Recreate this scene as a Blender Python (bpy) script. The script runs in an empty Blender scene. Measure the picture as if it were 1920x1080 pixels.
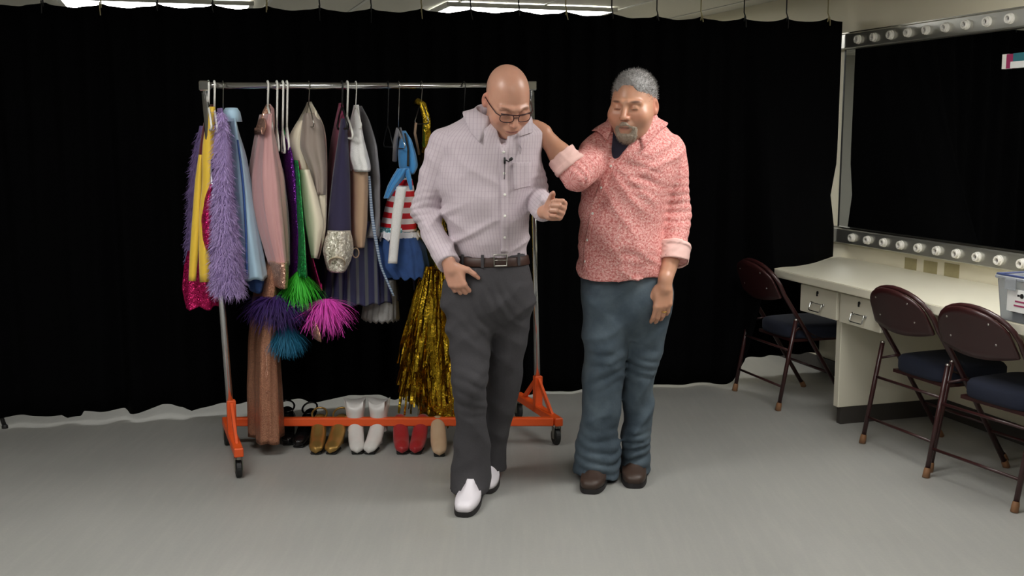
import bpy, bmesh, math, random
import numpy as np
from mathutils import Vector, Matrix

# ------------------------------------------------------------------ camera, world, light, exposure
F_PX = 2050.0; CAM_H = 1.5; PITCH = math.radians(8.05)
scene = bpy.context.scene
cam_d = bpy.data.cameras.new('camera'); cam = bpy.data.objects.new('camera', cam_d)
scene.collection.objects.link(cam); scene.camera = cam
cam_d.sensor_width = 36.0; cam_d.lens = 36.0 * F_PX / 1920.0
cam.location = (0, 0, CAM_H); cam.rotation_euler = (math.pi / 2 - PITCH, 0, 0)
cam_d.clip_start = 0.05; cam_d.clip_end = 60
world = bpy.data.worlds.new('world'); scene.world = world; world.use_nodes = True
world.node_tree.nodes['Background'].inputs[0].default_value = (0.5, 0.52, 0.55, 1)
world.node_tree.nodes['Background'].inputs[1].default_value = 0.02
vs = scene.view_settings
vs.view_transform = 'Standard'; vs.look = 'None'; vs.gamma = 1.0; vs.use_curve_mapping = False
vs.exposure = 0.0
LAMP_POWER = 17.0          # radiance of the ceiling troffers
FRONT_LIGHTS = ((1.55, 4.2), (.7, 1.8), (-1.4, 3.4), (-1.7, .8))   # ceiling troffers over the near half of the room

# ------------------------------------------------------------------ helpers
C = scene.collection
rng = np.random.default_rng(7); random.seed(7)
CT, ST_ = math.cos(PITCH), math.sin(PITCH)

def ray(px, py):
    u = (px - 960) / F_PX; v = (py - 540) / F_PX
    return np.array([u, CT - v * ST_, -ST_ - v * CT])
def P(px, py, Y):
    r = ray(px, py); t = Y / r[1]
    return np.array([r[0] * t, Y, CAM_H + r[2] * t])
def PZ(px, py, z):
    r = ray(px, py); t = (z - CAM_H) / r[2]
    return np.array([r[0] * t, r[1] * t, z])
def unit(v):
    v = np.asarray(v, float); return v / np.linalg.norm(v)

WS = np.array([-.294, .956, 0.]); WN = np.array([.956, .294, 0.])   # along / across the mirror wall
WALL_N = 3.895
def RM(s, n, z): return WS * s + WN * n + np.array([0, 0, z])

def lin(c):
    c = [x / 255.0 for x in c]
    return tuple(x / 12.92 if x <= .04045 else ((x + .055) / 1.055) ** 2.4 for x in c) + (1.0,)

def world_origin(o):
    l = Vector((0, 0, 0))
    while o is not None:
        l += o.location; o = o.parent
    return np.array(l)

def link_mesh(name, verts, faces, mat=None, parent=None, local=False, smooth=True, base=None):
    """one mesh object; world coordinates unless local"""
    V = np.asarray(verts, np.float32).reshape(-1, 3)
    o = bpy.data.objects.new(name, bpy.data.meshes.new(name)); me = o.data
    if not local:
        if parent is None:
            if base is None:
                lo, hi = V.min(0), V.max(0); base = np.array([(lo[0] + hi[0]) / 2, (lo[1] + hi[1]) / 2, lo[2]])
            o.location = base; V = V - np.asarray(base, np.float32)
        else:
            V = V - world_origin(parent).astype(np.float32)
    if isinstance(faces, np.ndarray):
        nf, k = faces.shape
        me.vertices.add(len(V)); me.vertices.foreach_set('co', V.ravel())
        me.loops.add(nf * k); me.loops.foreach_set('vertex_index', faces.astype(np.int32).ravel())
        me.polygons.add(nf)
        me.polygons.foreach_set('loop_start', np.arange(0, nf * k, k, dtype=np.int32))
        me.update(calc_edges=True)
    else:
        me.from_pydata([tuple(map(float, v)) for v in V], [], [tuple(map(int, f)) for f in faces])
    if smooth: me.polygons.foreach_set('use_smooth', np.ones(len(me.polygons), bool))
    me.update()
    if mat is not None: me.materials.append(mat)
    C.objects.link(o)
    if parent is not None: o.parent = parent
    return o

def empty(name, loc, rz=0):
    o = bpy.data.objects.new(name, None); o.location = tuple(map(float, loc)); o.rotation_euler = (0, 0, rz)
    o.empty_display_size = .1; C.objects.link(o); return o
def tag(o, label=None, cat=None, group=None, kind=None):
    if label: o['label'] = label
    if cat: o['category'] = cat
    if group: o['group'] = group
    if kind: o['kind'] = kind
    return o
def copy_tree(o, parent=None):
    c = o.copy(); C.objects.link(c); c.parent = parent
    for ch in [x for x in bpy.data.objects if x.parent == o]: copy_tree(ch, c)
    return c

class MB:
    """mesh collector"""
    def __init__(s): s.v = []; s.f = []
    def add(s, V, Fs):
        n = len(s.v); s.v.extend([tuple(map(float, x)) for x in V]); s.f.extend([tuple(i + n for i in f) for f in Fs]); return s
    def box(s, c, half, axes=None, bev=0.0):
        c = np.asarray(c, float); A = np.eye(3) if axes is None else np.asarray(axes, float)
        hx, hy, hz = half
        if bev <= 0:
            V = [c + A[0] * sx * hx + A[1] * sy * hy + A[2] * sz * hz for sz in (-1, 1) for sy in (-1, 1) for sx in (-1, 1)]
            return s.add(V, [(0, 2, 3, 1), (4, 5, 7, 6), (0, 1, 5, 4), (2, 6, 7, 3), (0, 4, 6, 2), (1, 3, 7, 5)])
        b = min(bev, hx * .9, hy * .9, hz * .9); V = []; idx = {}
        for sx in (-1, 1):
            for sy in (-1, 1):
                for sz in (-1, 1):
                    for k in range(3):
                        h = [hx - b, hy - b, hz - b]; h[k] = (hx, hy, hz)[k]
                        idx[sx, sy, sz, k] = len(V); V.append(c + A[0] * sx * h[0] + A[1] * sy * h[1] + A[2] * sz * h[2])
        Fs = []
        for k in range(3):
            a, d = (k + 1) % 3, (k + 2) % 3
            for sg in (-1, 1):
                q = []
                for (p, r) in ((-1, -1), (1, -1), (1, 1), (-1, 1)):
                    sgn = [0, 0, 0]; sgn[k] = sg; sgn[a] = p; sgn[d] = r; q.append(idx[sgn[0], sgn[1], sgn[2], k])
                Fs.append(tuple(q if sg > 0 else q[::-1]))
        for k in range(3):       # edges parallel to axis k
            a, d = (k + 1) % 3, (k + 2) % 3
            for p in (-1, 1):
                for r in (-1, 1):
                    q = []
                    for (e, which) in ((-1, a), (1, a), (1, d), (-1, d)):
                        sgn = [0, 0, 0]; sgn[k] = e; sgn[a] = p; sgn[d] = r; q.append(idx[sgn[0], sgn[1], sgn[2], which])
                    Fs.append(tuple(q[::-1] if p * r > 0 else q))
        for sx in (-1, 1):
            for sy in (-1, 1):
                for sz in (-1, 1):
                    t = [idx[sx, sy, sz, 0], idx[sx, sy, sz, 1], idx[sx, sy, sz, 2]]
                    Fs.append(tuple(t if sx * sy * sz > 0 else t[::-1]))
        return s.add(V, Fs)
    def tube(s, pts, r, n=10, cap=True, closed=False):
        pts = [np.asarray(p, float) for p in pts]; m = len(pts)
        rs = [r] * m if np.isscalar(r) else list(r)
        V = []; up = None
        for i, p in enumerate(pts):
            if closed: t = pts[(i + 1) % m] - pts[i - 1]
            else: t = pts[min(i + 1, m - 1)] - pts[max(i - 1, 0)]
            t = unit(t)
            if up is None:
                up = np.cross(t, [0, 0, 1.]);
                if np.linalg.norm(up) < .1: up = np.cross(t, [1., 0, 0])
                up = unit(up)
            up = unit(up - t * (up @ t)); w = np.cross(t, up)
            for k in range(n):
                a = 2 * math.pi * k / n; V.append(p + rs[i] * (math.cos(a) * up + math.sin(a) * w))
        Fs = []
        for i in range(m if closed else m - 1):
            j = (i + 1) % m
            for k in range(n):
                k2 = (k + 1) % n; Fs.append((i * n + k, i * n + k2, j * n + k2, j * n + k))
        if cap and not closed:
            Fs.append(tuple(range(n))[::-1]); Fs.append(tuple((m - 1) * n + k for k in range(n)))
        return s.add(V, Fs)
    def lathe(s, c, axis, prof, n=24):
        """prof: list of (distance along axis, radius)"""
        axis = unit(axis); up = np.cross(axis, [0, 0, 1.])
        if np.linalg.norm(up) < .1: up = np.cross(axis, [1., 0, 0])
        up = unit(up); w = np.cross(axis, up); c = np.asarray(c, float); V = []; Fs = []
        for (h, r) in prof:
            for k in range(n):
                a = 2 * math.pi * k / n; V.append(c + axis * h + max(r, 1e-4) * (math.cos(a) * up + math.sin(a) * w))
        for i in range(len(prof) - 1):
            for k in range(n):
                k2 = (k + 1) % n; Fs.append((i * n + k, i * n + k2, (i + 1) * n + k2, (i + 1) * n + k))
        return s.add(V, Fs)
    def build(s, name, mat, parent=None, local=False, smooth=False, base=None):
        o = link_mesh(name, s.v, s.f, mat, parent, local, smooth, base); return o

def autosmooth(o, ang=35):
    me = o.data
    me.polygons.foreach_set('use_smooth', np.ones(len(me.polygons), bool))
    bm = bmesh.new(); bm.from_mesh(me)
    for e in bm.edges:
        if len(e.link_faces) == 2 and e.calc_face_angle(0) > math.radians(ang): e.smooth = False
    bm.to_mesh(me); bm.free(); return o

# ------------------------------------------------------------------ materials
def nmat(name):
    m = bpy.data.materials.new(name); m.use_nodes = True
    nt = m.node_tree; b = nt.nodes['Principled BSDF']
    return m, nt, b
def mix_rgb(nt, fac, a, b, mode='MIX'):
    n = nt.nodes.new('ShaderNodeMix'); n.data_type = 'RGBA'; n.blend_type = mode
    for sock, val in ((n.inputs[0], fac), (n.inputs[6], a), (n.inputs[7], b)):
        if hasattr(val, 'links'): nt.links.new(val, sock)
        else: sock.default_value = val
    return n.outputs[2]
def math_n(nt, op, a, b=None, c=None):
    n = nt.nodes.new('ShaderNodeMath'); n.operation = op
    for i, v in enumerate((a, b, c)):
        if v is None: continue
        if hasattr(v, 'links'): nt.links.new(v, n.inputs[i])
        else: n.inputs[i].default_value = v
    return n.outputs[0]
def texco(nt, out='Object'): return nt.nodes.new('ShaderNodeTexCoord').outputs[out]
def noise(nt, vec, scale, detail=3, rough=.5, out='Fac'):
    n = nt.nodes.new('ShaderNodeTexNoise'); nt.links.new(vec, n.inputs['Vector'])
    n.inputs['Scale'].default_value = scale; n.inputs['Detail'].default_value = detail; n.inputs['Roughness'].default_value = rough
    return n.outputs[out]
def voro(nt, vec, scale, out='Color', feature='F1'):
    n = nt.nodes.new('ShaderNodeTexVoronoi'); n.feature = feature; nt.links.new(vec, n.inputs['Vector']); n.inputs['Scale'].default_value = scale
    return n.outputs[out]
def ramp(nt, fac, stops):
    n = nt.nodes.new('ShaderNodeValToRGB'); nt.links.new(fac, n.inputs[0]); e = n.color_ramp.elements
    while len(e) < len(stops): e.new(.5)
    for k, (p, c) in enumerate(stops): e[k].position = p; e[k].color = c
    return n.outputs[0]
def scale_vec(nt, vec, s):
    n = nt.nodes.new('ShaderNodeVectorMath'); n.operation = 'MULTIPLY'; nt.links.new(vec, n.inputs[0]); n.inputs[1].default_value = s; return n.outputs[0]
def bump(nt, b, h, strength=.3, dist=.002):
    n = nt.nodes.new('ShaderNodeBump'); n.inputs['Strength'].default_value = strength; n.inputs['Distance'].default_value = dist
    nt.links.new(h, n.inputs['Height']); nt.links.new(n.outputs[0], b.inputs['Normal'])

def plain(name, rgb, rough=.5, metal=0., var=.08, vscale=12., bscale=0., bstr=.2, spec=.5, coat=0., aniso=None):
    m, nt, b = nmat(name); c = lin(rgb); v = texco(nt)
    if aniso: v = scale_vec(nt, v, aniso)
    d = tuple(x * (1 - var) for x in c[:3]) + (1,); l = tuple(min(1, x * (1 + var)) for x in c[:3]) + (1,)
    nt.links.new(mix_rgb(nt, noise(nt, v, vscale, 4), d, l), b.inputs['Base Color'])
    b.inputs['Roughness'].default_value = rough; b.inputs['Metallic'].default_value = metal
    b.inputs['Specular IOR Level'].default_value = spec; b.inputs['Coat Weight'].default_value = coat
    if bscale: bump(nt, b, noise(nt, v, bscale, 3), bstr, .003)
    return m
def sequin(name, rgb, rgb2, scale=260., metal=.7, rough=.28, tilt=.9):
    m, nt, b = nmat(name); v = texco(nt); col = voro(nt, v, scale)
    sep = nt.nodes.new('ShaderNodeSeparateColor'); nt.links.new(col, sep.inputs[0])
    nt.links.new(mix_rgb(nt, sep.outputs[0], lin(rgb), lin(rgb2)), b.inputs['Base Color'])
    g = nt.nodes.new('ShaderNodeNewGeometry')
    a = nt.nodes.new('ShaderNodeVectorMath'); a.operation = 'SUBTRACT'; nt.links.new(col, a.inputs[0]); a.inputs[1].default_value = (.5, .5, .5)
    s = nt.nodes.new('ShaderNodeVectorMath'); s.operation = 'SCALE'; nt.links.new(a.outputs[0], s.inputs[0]); s.inputs['Scale'].default_value = tilt
    ad = nt.nodes.new('ShaderNodeVectorMath'); ad.operation = 'ADD'; nt.links.new(s.outputs[0], ad.inputs[0]); nt.links.new(g.outputs['Normal'], ad.inputs[1])
    nn = nt.nodes.new('ShaderNodeVectorMath'); nn.operation = 'NORMALIZE'; nt.links.new(ad.outputs[0], nn.inputs[0])
    nt.links.new(nn.outputs[0], b.inputs['Normal'])
    b.inputs['Metallic'].default_value = metal; b.inputs['Roughness'].default_value = rough
    return m
def satin(name, rgb, rough=.38, var=.12, sheen=.2, bscale=20, bstr=.25):
    m, nt, b = nmat(name); c = lin(rgb); v = scale_vec(nt, texco(nt), (1, 1, .25))
    d = tuple(x * (1 - var) for x in c[:3]) + (1,); l = tuple(min(1, x * (1 + var)) for x in c[:3]) + (1,)
    nt.links.new(mix_rgb(nt, noise(nt, v, 25, 3), d, l), b.inputs['Base Color'])
    b.inputs['Roughness'].default_value = rough; b.inputs['Sheen Weight'].default_value = sheen
    bump(nt, b, noise(nt, v, bscale, 3), bstr, .01)
    return m
def emit(name, rgb, strength):
    m, nt, b = nmat(name); b.inputs['Base Color'].default_value = (.8, .8, .8, 1)
    b.inputs['Emission Color'].default_value = rgb + (1,); b.inputs['Emission Strength'].default_value = strength; return m

M = {}
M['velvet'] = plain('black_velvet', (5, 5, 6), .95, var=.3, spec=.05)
M['cream_wall'] = plain('cream_wall_paint', (236, 229, 205), .6, var=.03, vscale=3, bscale=150, bstr=.08)
M['grey_wall'] = plain('grey_wall_paint', (176, 174, 165), .7, var=.03, vscale=3)
M['ceiling'] = plain('ceiling_board', (205, 203, 192), .9, var=.06, vscale=60, bscale=300, bstr=.3)
M['grid'] = plain('ceiling_grid_metal', (205, 205, 200), .5)
M['lamp'] = emit('troffer_diffuser', (1.0, .99, .96), LAMP_POWER)
M['white_metal'] = plain('white_enamel', (225, 225, 220), .4)
M['laminate'] = plain('cream_laminate', (222, 217, 198), .38, var=.02, vscale=4)
M['dark_base'] = plain('dark_rubber_base', (58, 54, 50), .6)
M['chrome'] = plain('chrome', (205, 205, 205), .13, 1.0, var=.03)
M['steel'] = plain('worn_steel', (150, 148, 140), .28, 1.0, var=.12, vscale=30)
M['orange'] = plain('orange_enamel', (222, 84, 30), .45, var=.06, vscale=20)
M['rubber'] = plain('black_rubber', (18, 18, 18), .6)
M['porcelain'] = plain('white_porcelain', (235, 232, 224), .3, var=.02)
M['hole'] = plain('dark_socket', (22, 20, 18), .8)
M['chair_paint'] = plain('brown_enamel', (52, 24, 24), .32, var=.1, vscale=15)
M['navy_fabric'] = plain('navy_upholstery', (26, 32, 50), .9, var=.15, vscale=60, bscale=500, bstr=.3)
M['foot_tip'] = plain('tan_plastic_tip', (130, 92, 62), .5)
M['rivet'] = plain('rivet', (170, 165, 160), .3, 1.0)
M['black_plastic'] = plain('black_plastic', (16, 16, 17), .45)
M['white_plastic'] = plain('white_plastic', (232, 230, 222), .4, var=.02)
M['tan_matte'] = plain('tan_matte', (168, 158, 118), .8, var=.1, vscale=40)

# floor: grey sheet vinyl with scuffs
m, nt, b = nmat('grey_vinyl'); v = texco(nt)
n1 = noise(nt, v, 1.3, 5, .6); n2 = noise(nt, scale_vec(nt, v, (30, 2.5, 1)), 1.0, 5, .65); n3 = noise(nt, v, 90, 2)
c1 = mix_rgb(nt, n1, lin((146, 146, 142)), lin((164, 163, 158)))
c2 = mix_rgb(nt, math_n(nt, 'MULTIPLY', math_n(nt, 'SUBTRACT', n2, .45), .6), c1, lin((188, 186, 178)))
c3 = mix_rgb(nt, math_n(nt, 'MULTIPLY', n3, .18), c2, lin((112, 112, 110)))
nt.links.new(c3, b.inputs['Base Color']); b.inputs['Roughness'].default_value = .42
nt.links.new(math_n(nt, 'ADD', math_n(nt, 'MULTIPLY', n1, .25), .3), b.inputs['Roughness'])
bump(nt, b, n3, .06, .002); M['floor'] = m
# mirror
m, nt, b = nmat('mirror_glass'); b.inputs['Metallic'].default_value = 1; b.inputs['Roughness'].default_value = .01
nt.links.new(mix_rgb(nt, noise(nt, texco(nt), 2), (.83, .86, .85, 1), (.86, .88, .87, 1)), b.inputs['Base Color']); M['mirror'] = m

# ------------------------------------------------------------------ the room
def quad(name, pts, mat, flip=False):
    o = link_mesh(name, pts, [(0, 1, 2, 3)[::-1] if flip else (0, 1, 2, 3)], mat, smooth=False); o['kind'] = 'structure'; return o
S0, S1, N0, N1, ZC = -3.2, 11.0, -3.6, WALL_N, 2.38
def slab(name, s0, s1, n0, n1, z0, z1, mat, parent=None, kind=None, bev=0.):
    c = RM((s0 + s1) / 2, (n0 + n1) / 2, (z0 + z1) / 2)
    o = MB().box(c, (abs(n1 - n0) / 2, abs(s1 - s0) / 2, abs(z1 - z0) / 2), (WN, WS, (0, 0, 1)), bev).build(name, mat, parent)
    if kind: o['kind'] = kind
    return o
slab('floor', S0, S1, N0, N1, -.1, 0, M['floor'], kind='structure')
slab('wall_right', S0, S1, N1, N1 + .1, 0, ZC, M['cream_wall'], kind='structure')
slab('wall_left', S0, S1, N0 - .1, N0, 0, ZC, M['grey_wall'], kind='structure')
slab('wall_back', S1, S1 + .1, N0, N1, 0, ZC, M['grey_wall'], kind='structure')
slab('wall_front', S0 - .1, S0, N0, N1, 0, ZC, M['grey_wall'], kind='structure')
slab('ceiling', S0, S1, N0, N1, ZC, ZC + .1, M['ceiling'], kind='structure')
slab('baseboard_right', S0, S1, N1 - .012, N1, 0, .0915, M['dark_base'], kind='structure')
# ceiling grid rails
gi = 0
for n in np.arange(-3.0, 3.8, .61):
    gi += 1; slab('trim_%d' % gi, S0, S1, n - .012, n + .012, ZC - .006, ZC, M['grid'], kind='structure')

# ceiling troffers: (s, n) centres, long side across the room
def troffer(s, n, label, long_n=True):
    t = empty('ceiling_light', RM(s, n, ZC - .006)); tag(t, label, 'ceiling light', 'fluorescent ceiling troffers')
    a, b2 = (.59, .29) if long_n else (.29, .59)
    slab('diffuser', s - b2, s + b2, n - a, n + a, ZC - .03, ZC - .012, M['lamp'], t)
    mb = MB()
    for (ds, dn, hs, hn) in ((b2 + .01, 0, .015, a + .025), (-b2 - .01, 0, .015, a + .025), (0, a + .01, b2, .015), (0, -a - .01, b2, .015)):
        mb.box(RM(s + ds, n + dn, ZC - .022), (hn, hs, .014), (WN, WS, (0, 0, 1)))
    mb.build('frame', M['white_metal'], t)
    return t
def SN(x, y): p = np.array([x, y, 0]); return p @ WS, p @ WN
s, n = SN(.06, 7.98); troffer(s, n, 'lit ceiling light panel behind the curtain, above the bald man')
s, n = SN(-2.4, 7.6); troffer(s, n, 'lit ceiling light panel behind the curtain, above the left end of the rack')
for k, (x, y) in enumerate(FRONT_LIGHTS):
    s, n = SN(x, y); troffer(s, n, ('lit ceiling light panel above the folding chairs at the counter', 'lit ceiling light panel above the floor between camera and the two men', 'lit ceiling light panel in front of the left end of the rack', 'lit ceiling light panel nearest the camera on the left')[k])

def hitN(px, py, n):
    r = ray(px, py); t = n / (r @ WN); p = r * t; return p @ WS, p[2] + CAM_H      # (s, z)

# ------------------------------------------------------------------ black curtain
hem_px = np.array([(-200, 782), (24, 780), (53, 780), (114, 778), (122, 785), (151, 780), (157, 770), (228, 769), (244, 776), (281, 766), (301, 760), (346, 760), (360, 769),
    (409, 758), (466, 752), (526, 749), (583, 752), (620, 750), (653, 741), (687, 739), (742, 747), (768, 739), (794, 744), (900, 746), (1016, 752), (1032, 751), (1036, 740),
    (1079, 735), (1094, 742), (1160, 735), (1235, 723), (1262, 731), (1290, 728), (1320, 719), (1360, 718), (1398, 708)], float)
top_px = np.array([(-200, 8), (0, 10), (170, 14), (390, 15), (650, 22), (950, 24), (1100, 29), (1230, 36), (1400, 40), (1570, 41)], float)
cur_a = np.array([-3.7, 5.2025]); cur_b = np.array([1.963, 6.66])
def plan(x, z):
    y0 = cur_a[1] + (x - cur_a[0]) * (cur_b[1] - cur_a[1]) / (cur_b[0] - cur_a[0])
    low = np.interp(x, [1.0, 1.2, 1.36, 1.47, 1.6, 1.75, 1.963], [0, -.02, -.22, -.46, -.42, -.3, 0.])
    w = np.clip(1 - (z - .75) / 1.25, 0, 1)
    return y0 + low * w
NC, NR = 760, 16
V = []; xs = np.linspace(cur_a[0], cur_b[0], NC)
HK = .262
for i, x in enumerate(xs):
    yb = plan(x, 0.05); px = 960 + F_PX * x / (yb / .975)
    yh = np.interp(px, hem_px[:, 0], hem_px[:, 1]); zh = P(px, yh, yb)[2]; zh = float(np.clip(zh, .012, .13))
    up = np.interp(x, [1.30, 1.37, 1.47, 1.963], [0, .25, 1, 1]); up = up * up * (3 - 2 * up)
    zh = zh * (1 - up) + .754 * up
    yt = plan(x, 2.1); pxt = 960 + F_PX * x / (yt / 1.025)
    zt = P(pxt, np.interp(pxt, top_px[:, 0], top_px[:, 1]), yt)[2]
    ph = ((x - 1.87) / HK) % 1.0; zt += .022 * (2 * abs(ph - .5)) ** 3
    for j in range(NR):
        t = j / (NR - 1); z = zt + (zh - zt) * t
        fold = (.022 * math.sin(x * 2 * math.pi / .131 + .8 * math.sin(x * 3.1)) * (1 - .6 * t) + .03 * t * math.sin(x * 2 * math.pi / .21 + 1.3 * math.sin(x * 2.3 + 1)) + .015 * t * math.sin(x * 37 + 2))
        fold *= np.interp(x, [1.2, 1.5, 1.963], [1, .35, .12])
        flare = .05 * np.exp(-((z - 1.13) / .12) ** 2) * np.interp(x, [1.75, 1.963], [0, 1])
        V.append((x - flare * .6, plan(x, z) + fold, z))
Fs = [(i * NR + j, (i + 1) * NR + j, (i + 1) * NR + j + 1, i * NR + j + 1) for i in range(NC - 1) for j in range(NR - 1)]
cur = link_mesh('curtain', V, Fs, M['velvet'])
md = cur.modifiers.new('thickness', 'SOLIDIFY'); md.thickness = .004
tag(cur, 'long black velvet curtain hung across the room behind the rack and both men', 'curtain')
for k in range(24):
    x = 1.87 - HK * k
    if x < cur_a[0]: break
    yt = plan(x, 2.1); pxt = 960 + F_PX * x / (yt / 1.025); zt = P(pxt, np.interp(pxt, top_px[:, 0], top_px[:, 1]), yt)[2] + .02
    mb = MB(); mb.tube([(x, yt, zt - .02), (x + .004, yt - .012, zt + .01), (x, yt, zt + .03), (x, yt, ZC - .03)], .004, 6)
    L = .03 + .05 * random.random()
    mb.tube([(x + .003, yt - .03, zt + .005), (x + .006, yt - .034, zt - L * .5), (x + .004 + .01 * random.random(), yt - .035, zt - L)], .003, 5)
    mb.build('tie_cord', M['tan_matte'] if k % 3 == 0 else M['black_plastic'], cur, smooth=True)
mb = MB(); mb.tube([(cur_a[0], cur_a[1], ZC - .03), (cur_b[0], cur_b[1], ZC - .03)], .017, 10)
tag(mb.build('curtain_rail', M['steel'], smooth=True), 'steel ceiling rail that carries the black curtain', 'curtain rail')
# added black sheet standing in for the deep shade under the counter's far end
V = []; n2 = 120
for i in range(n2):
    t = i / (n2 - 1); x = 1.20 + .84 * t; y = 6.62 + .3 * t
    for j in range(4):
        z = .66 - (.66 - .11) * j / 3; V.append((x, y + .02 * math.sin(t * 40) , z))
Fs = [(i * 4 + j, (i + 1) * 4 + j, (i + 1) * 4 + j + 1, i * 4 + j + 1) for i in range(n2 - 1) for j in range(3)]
shade_sheet = link_mesh('curtain', V, Fs, M['velvet']); md = shade_sheet.modifiers.new('thickness', 'SOLIDIFY'); md.thickness = .004
tag(shade_sheet, 'added black sheet standing in for the shade under the far end of the white counter', 'curtain')

# ------------------------------------------------------------------ mirror, light bars, counter
mir = slab('mirror', 2.0, 5.81, WALL_N - .012, WALL_N - .004, .93, 1.995, M['mirror'])
tag(mir, 'wide wall mirror between the two socket strips reflecting the black curtain', 'mirror')
slab('edge_strip', 5.81, 5.817, WALL_N - .016, WALL_N - .001, .93, 1.995, M['black_plastic'], mir)

M['channel'] = plain('satin_chrome', (190, 190, 184), .3, .85, var=.05, vscale=8)
def light_bar(z, s0, count, label):
    n_face = WALL_N - .05
    t = empty('vanity_light_bar', RM(4.2, WALL_N - .03, z)); tag(t, label, 'light bar', 'bulb socket strips around the mirror')
    slab('channel', 2.3, 6.0, n_face, WALL_N - .002, z - .045, z + .045, M['channel'], t, bev=.006)
    slab('channel_lip', 2.3, 6.0, n_face + .012, WALL_N - .001, z + .045, z + .052, M['steel'], t)
    first = None
    for k in range(count):
        c = RM(s0 - .1526 * k, n_face, z)
        if first is None:
            mb = MB(); mb.lathe((0, 0, 0), -WN, [(0, .026), (.008, .026), (.009, .022), (.021, .022), (.023, .0205), (.023, .013), (.006, .0125)], 20)
            so = mb.build('socket', M['porcelain'], t, local=True, smooth=False); autosmooth(so)
            mb = MB(); mb.lathe((0, 0, 0), -WN, [(.007, .0125), (.007, .0)], 16); mb.lathe((0, 0, 0), -WN, [(.007, .004), (.014, .003), (.015, 0)], 10)
            ho = mb.build('contact', M['hole'], so, local=True); first = (so, ho)
        else:
            so = first[0].copy(); C.objects.link(so); so.parent = t
            ho = first[1].copy(); C.objects.link(ho); ho.parent = so
        so.location = tuple(c - world_origin(t))
    return t
light_bar(.885, 5.602, 14, 'lower chrome strip of white bulb sockets below the mirror above the counter')
light_bar(2.042, 5.629, 14, 'upper chrome strip of white bulb sockets above the mirror')
for k, (px, py, w, h) in enumerate(((1708, 496, 24, 26), (1745, 502, 26, 26), (1785, 508, 27, 28))):  # flat tan squares set just off the wall face
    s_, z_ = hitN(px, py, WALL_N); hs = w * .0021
    o = slab('flat_rect', s_ - hs, s_ + hs, WALL_N - .004, WALL_N - .001, z_ - h * .00135, z_ + h * .00135, M['tan_matte'])
    tag(o, ('tan square on the wall under the sockets, farthest from the storage box', 'middle tan square on the wall under the sockets', 'tan square on the wall under the sockets, nearest the storage box')[k], 'label', 'tan squares above the counter')

# counter
DN = 3.185
ct = empty('counter', RM(4.0, 3.55, 0)); tag(ct, 'long white laminate make-up counter along the mirror wall', 'counter')
poly = [(2.2, DN), (5.37, DN), (5.80, WALL_N - .002), (2.2, WALL_N - .002)]
V = [RM(s, n, z) for z in (.705, .75) for (s, n) in poly]
o = link_mesh('worktop', V, [(3, 2, 1, 0), (4, 5, 6, 7), (0, 1, 5, 4), (1, 2, 6, 5), (2, 3, 7, 6), (3, 0, 4, 7)], M['laminate'], ct, smooth=False)
bm = bmesh.new(); bm.from_mesh(o.data); bmesh.ops.recalc_face_normals(bm, faces=bm.faces); bmesh.ops.bevel(bm, geom=bm.edges[:], offset=.004, segments=2, affect='EDGES'); bm.to_mesh(o.data); bm.free()
sp, _ = hitN(1565, 795, 3.24)
slab('support_panel', sp - .022, sp + .022, 3.24, WALL_N - .012, .0915, .705, M['laminate'], ct, bev=.003)
slab('toe_kick', sp - .018, sp + .018, 3.262, WALL_N - .012, 0, .0915, M['dark_base'], ct)
slab('support_panel', 2.6, 2.644, 3.24, WALL_N - .012, .0915, .705, M['laminate'], ct, bev=.003)
slab('toe_kick', 2.604, 2.64, 3.262, WALL_N - .012, 0, .0915, M['dark_base'], ct)
NF = 3.215
def drawer_unit(pl, pr, label):
    (s_l, _), (s_r, z_r) = hitN(*pl, NF), hitN(*pr, NF); zb = z_r; sm = (s_l + s_r) / 2
    t = empty('drawer_unit', RM(sm, NF + .2, zb)); tag(t, label, 'drawer', 'drawer boxes under the counter')
    slab('cabinet_body', s_r, s_l, NF + .02, NF + .45, zb, .704, M['laminate'], t, bev=.002)
    fr = slab('drawer_front', s_r + .002, s_l - .002, NF, NF + .018, zb - .004, .695, M['laminate'], t, bev=.003)
    zc = (zb + .695) / 2
    mb = MB(); mb.lathe(RM(sm + .005, NF, zc + .045), -WN, [(-.002, .0085), (.004, .0085), (.005, .006), (.002, .004), (.002, 0)], 14)
    mb.box(RM(sm + .005, NF - .004, zc + .036), (.003, .004, .009), (WN, WS, (0, 0, 1))).build('lock', M['black_plastic'], fr)
    mb = MB(); w = .052; pts = []
    for (ds, dn, dz) in ((-w, .004, .004), (-w, -.012, .004), (-w, -.022, -.03), (-w * .8, -.022, -.034), (w * .8, -.022, -.034), (w, -.022, -.03), (w, -.012, .004), (w, .004, .004)):
        pts.append(RM(sm + ds, NF + dn, zc - .018 + dz))
    mb.tube(pts, .0032, 8)
    for sg in (-1, 1): mb.box(RM(sm + sg * w, NF - .003, zc - .014), (.003, .009, .006), (WN, WS, (0, 0, 1)))
    mb.tube([RM(sm - w, NF - .008, zc - .012), RM(sm + w, NF - .008, zc - .012)], .003, 6)
    mb.build('handle', M['chrome'], fr, smooth=True)
drawer_unit((1500, 560), (1568, 600), 'white drawer box under the far end of the counter beside the dark corner chair')
drawer_unit((1574, 570), (1651, 624), 'white drawer box under the counter behind the first brown chair')

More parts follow.
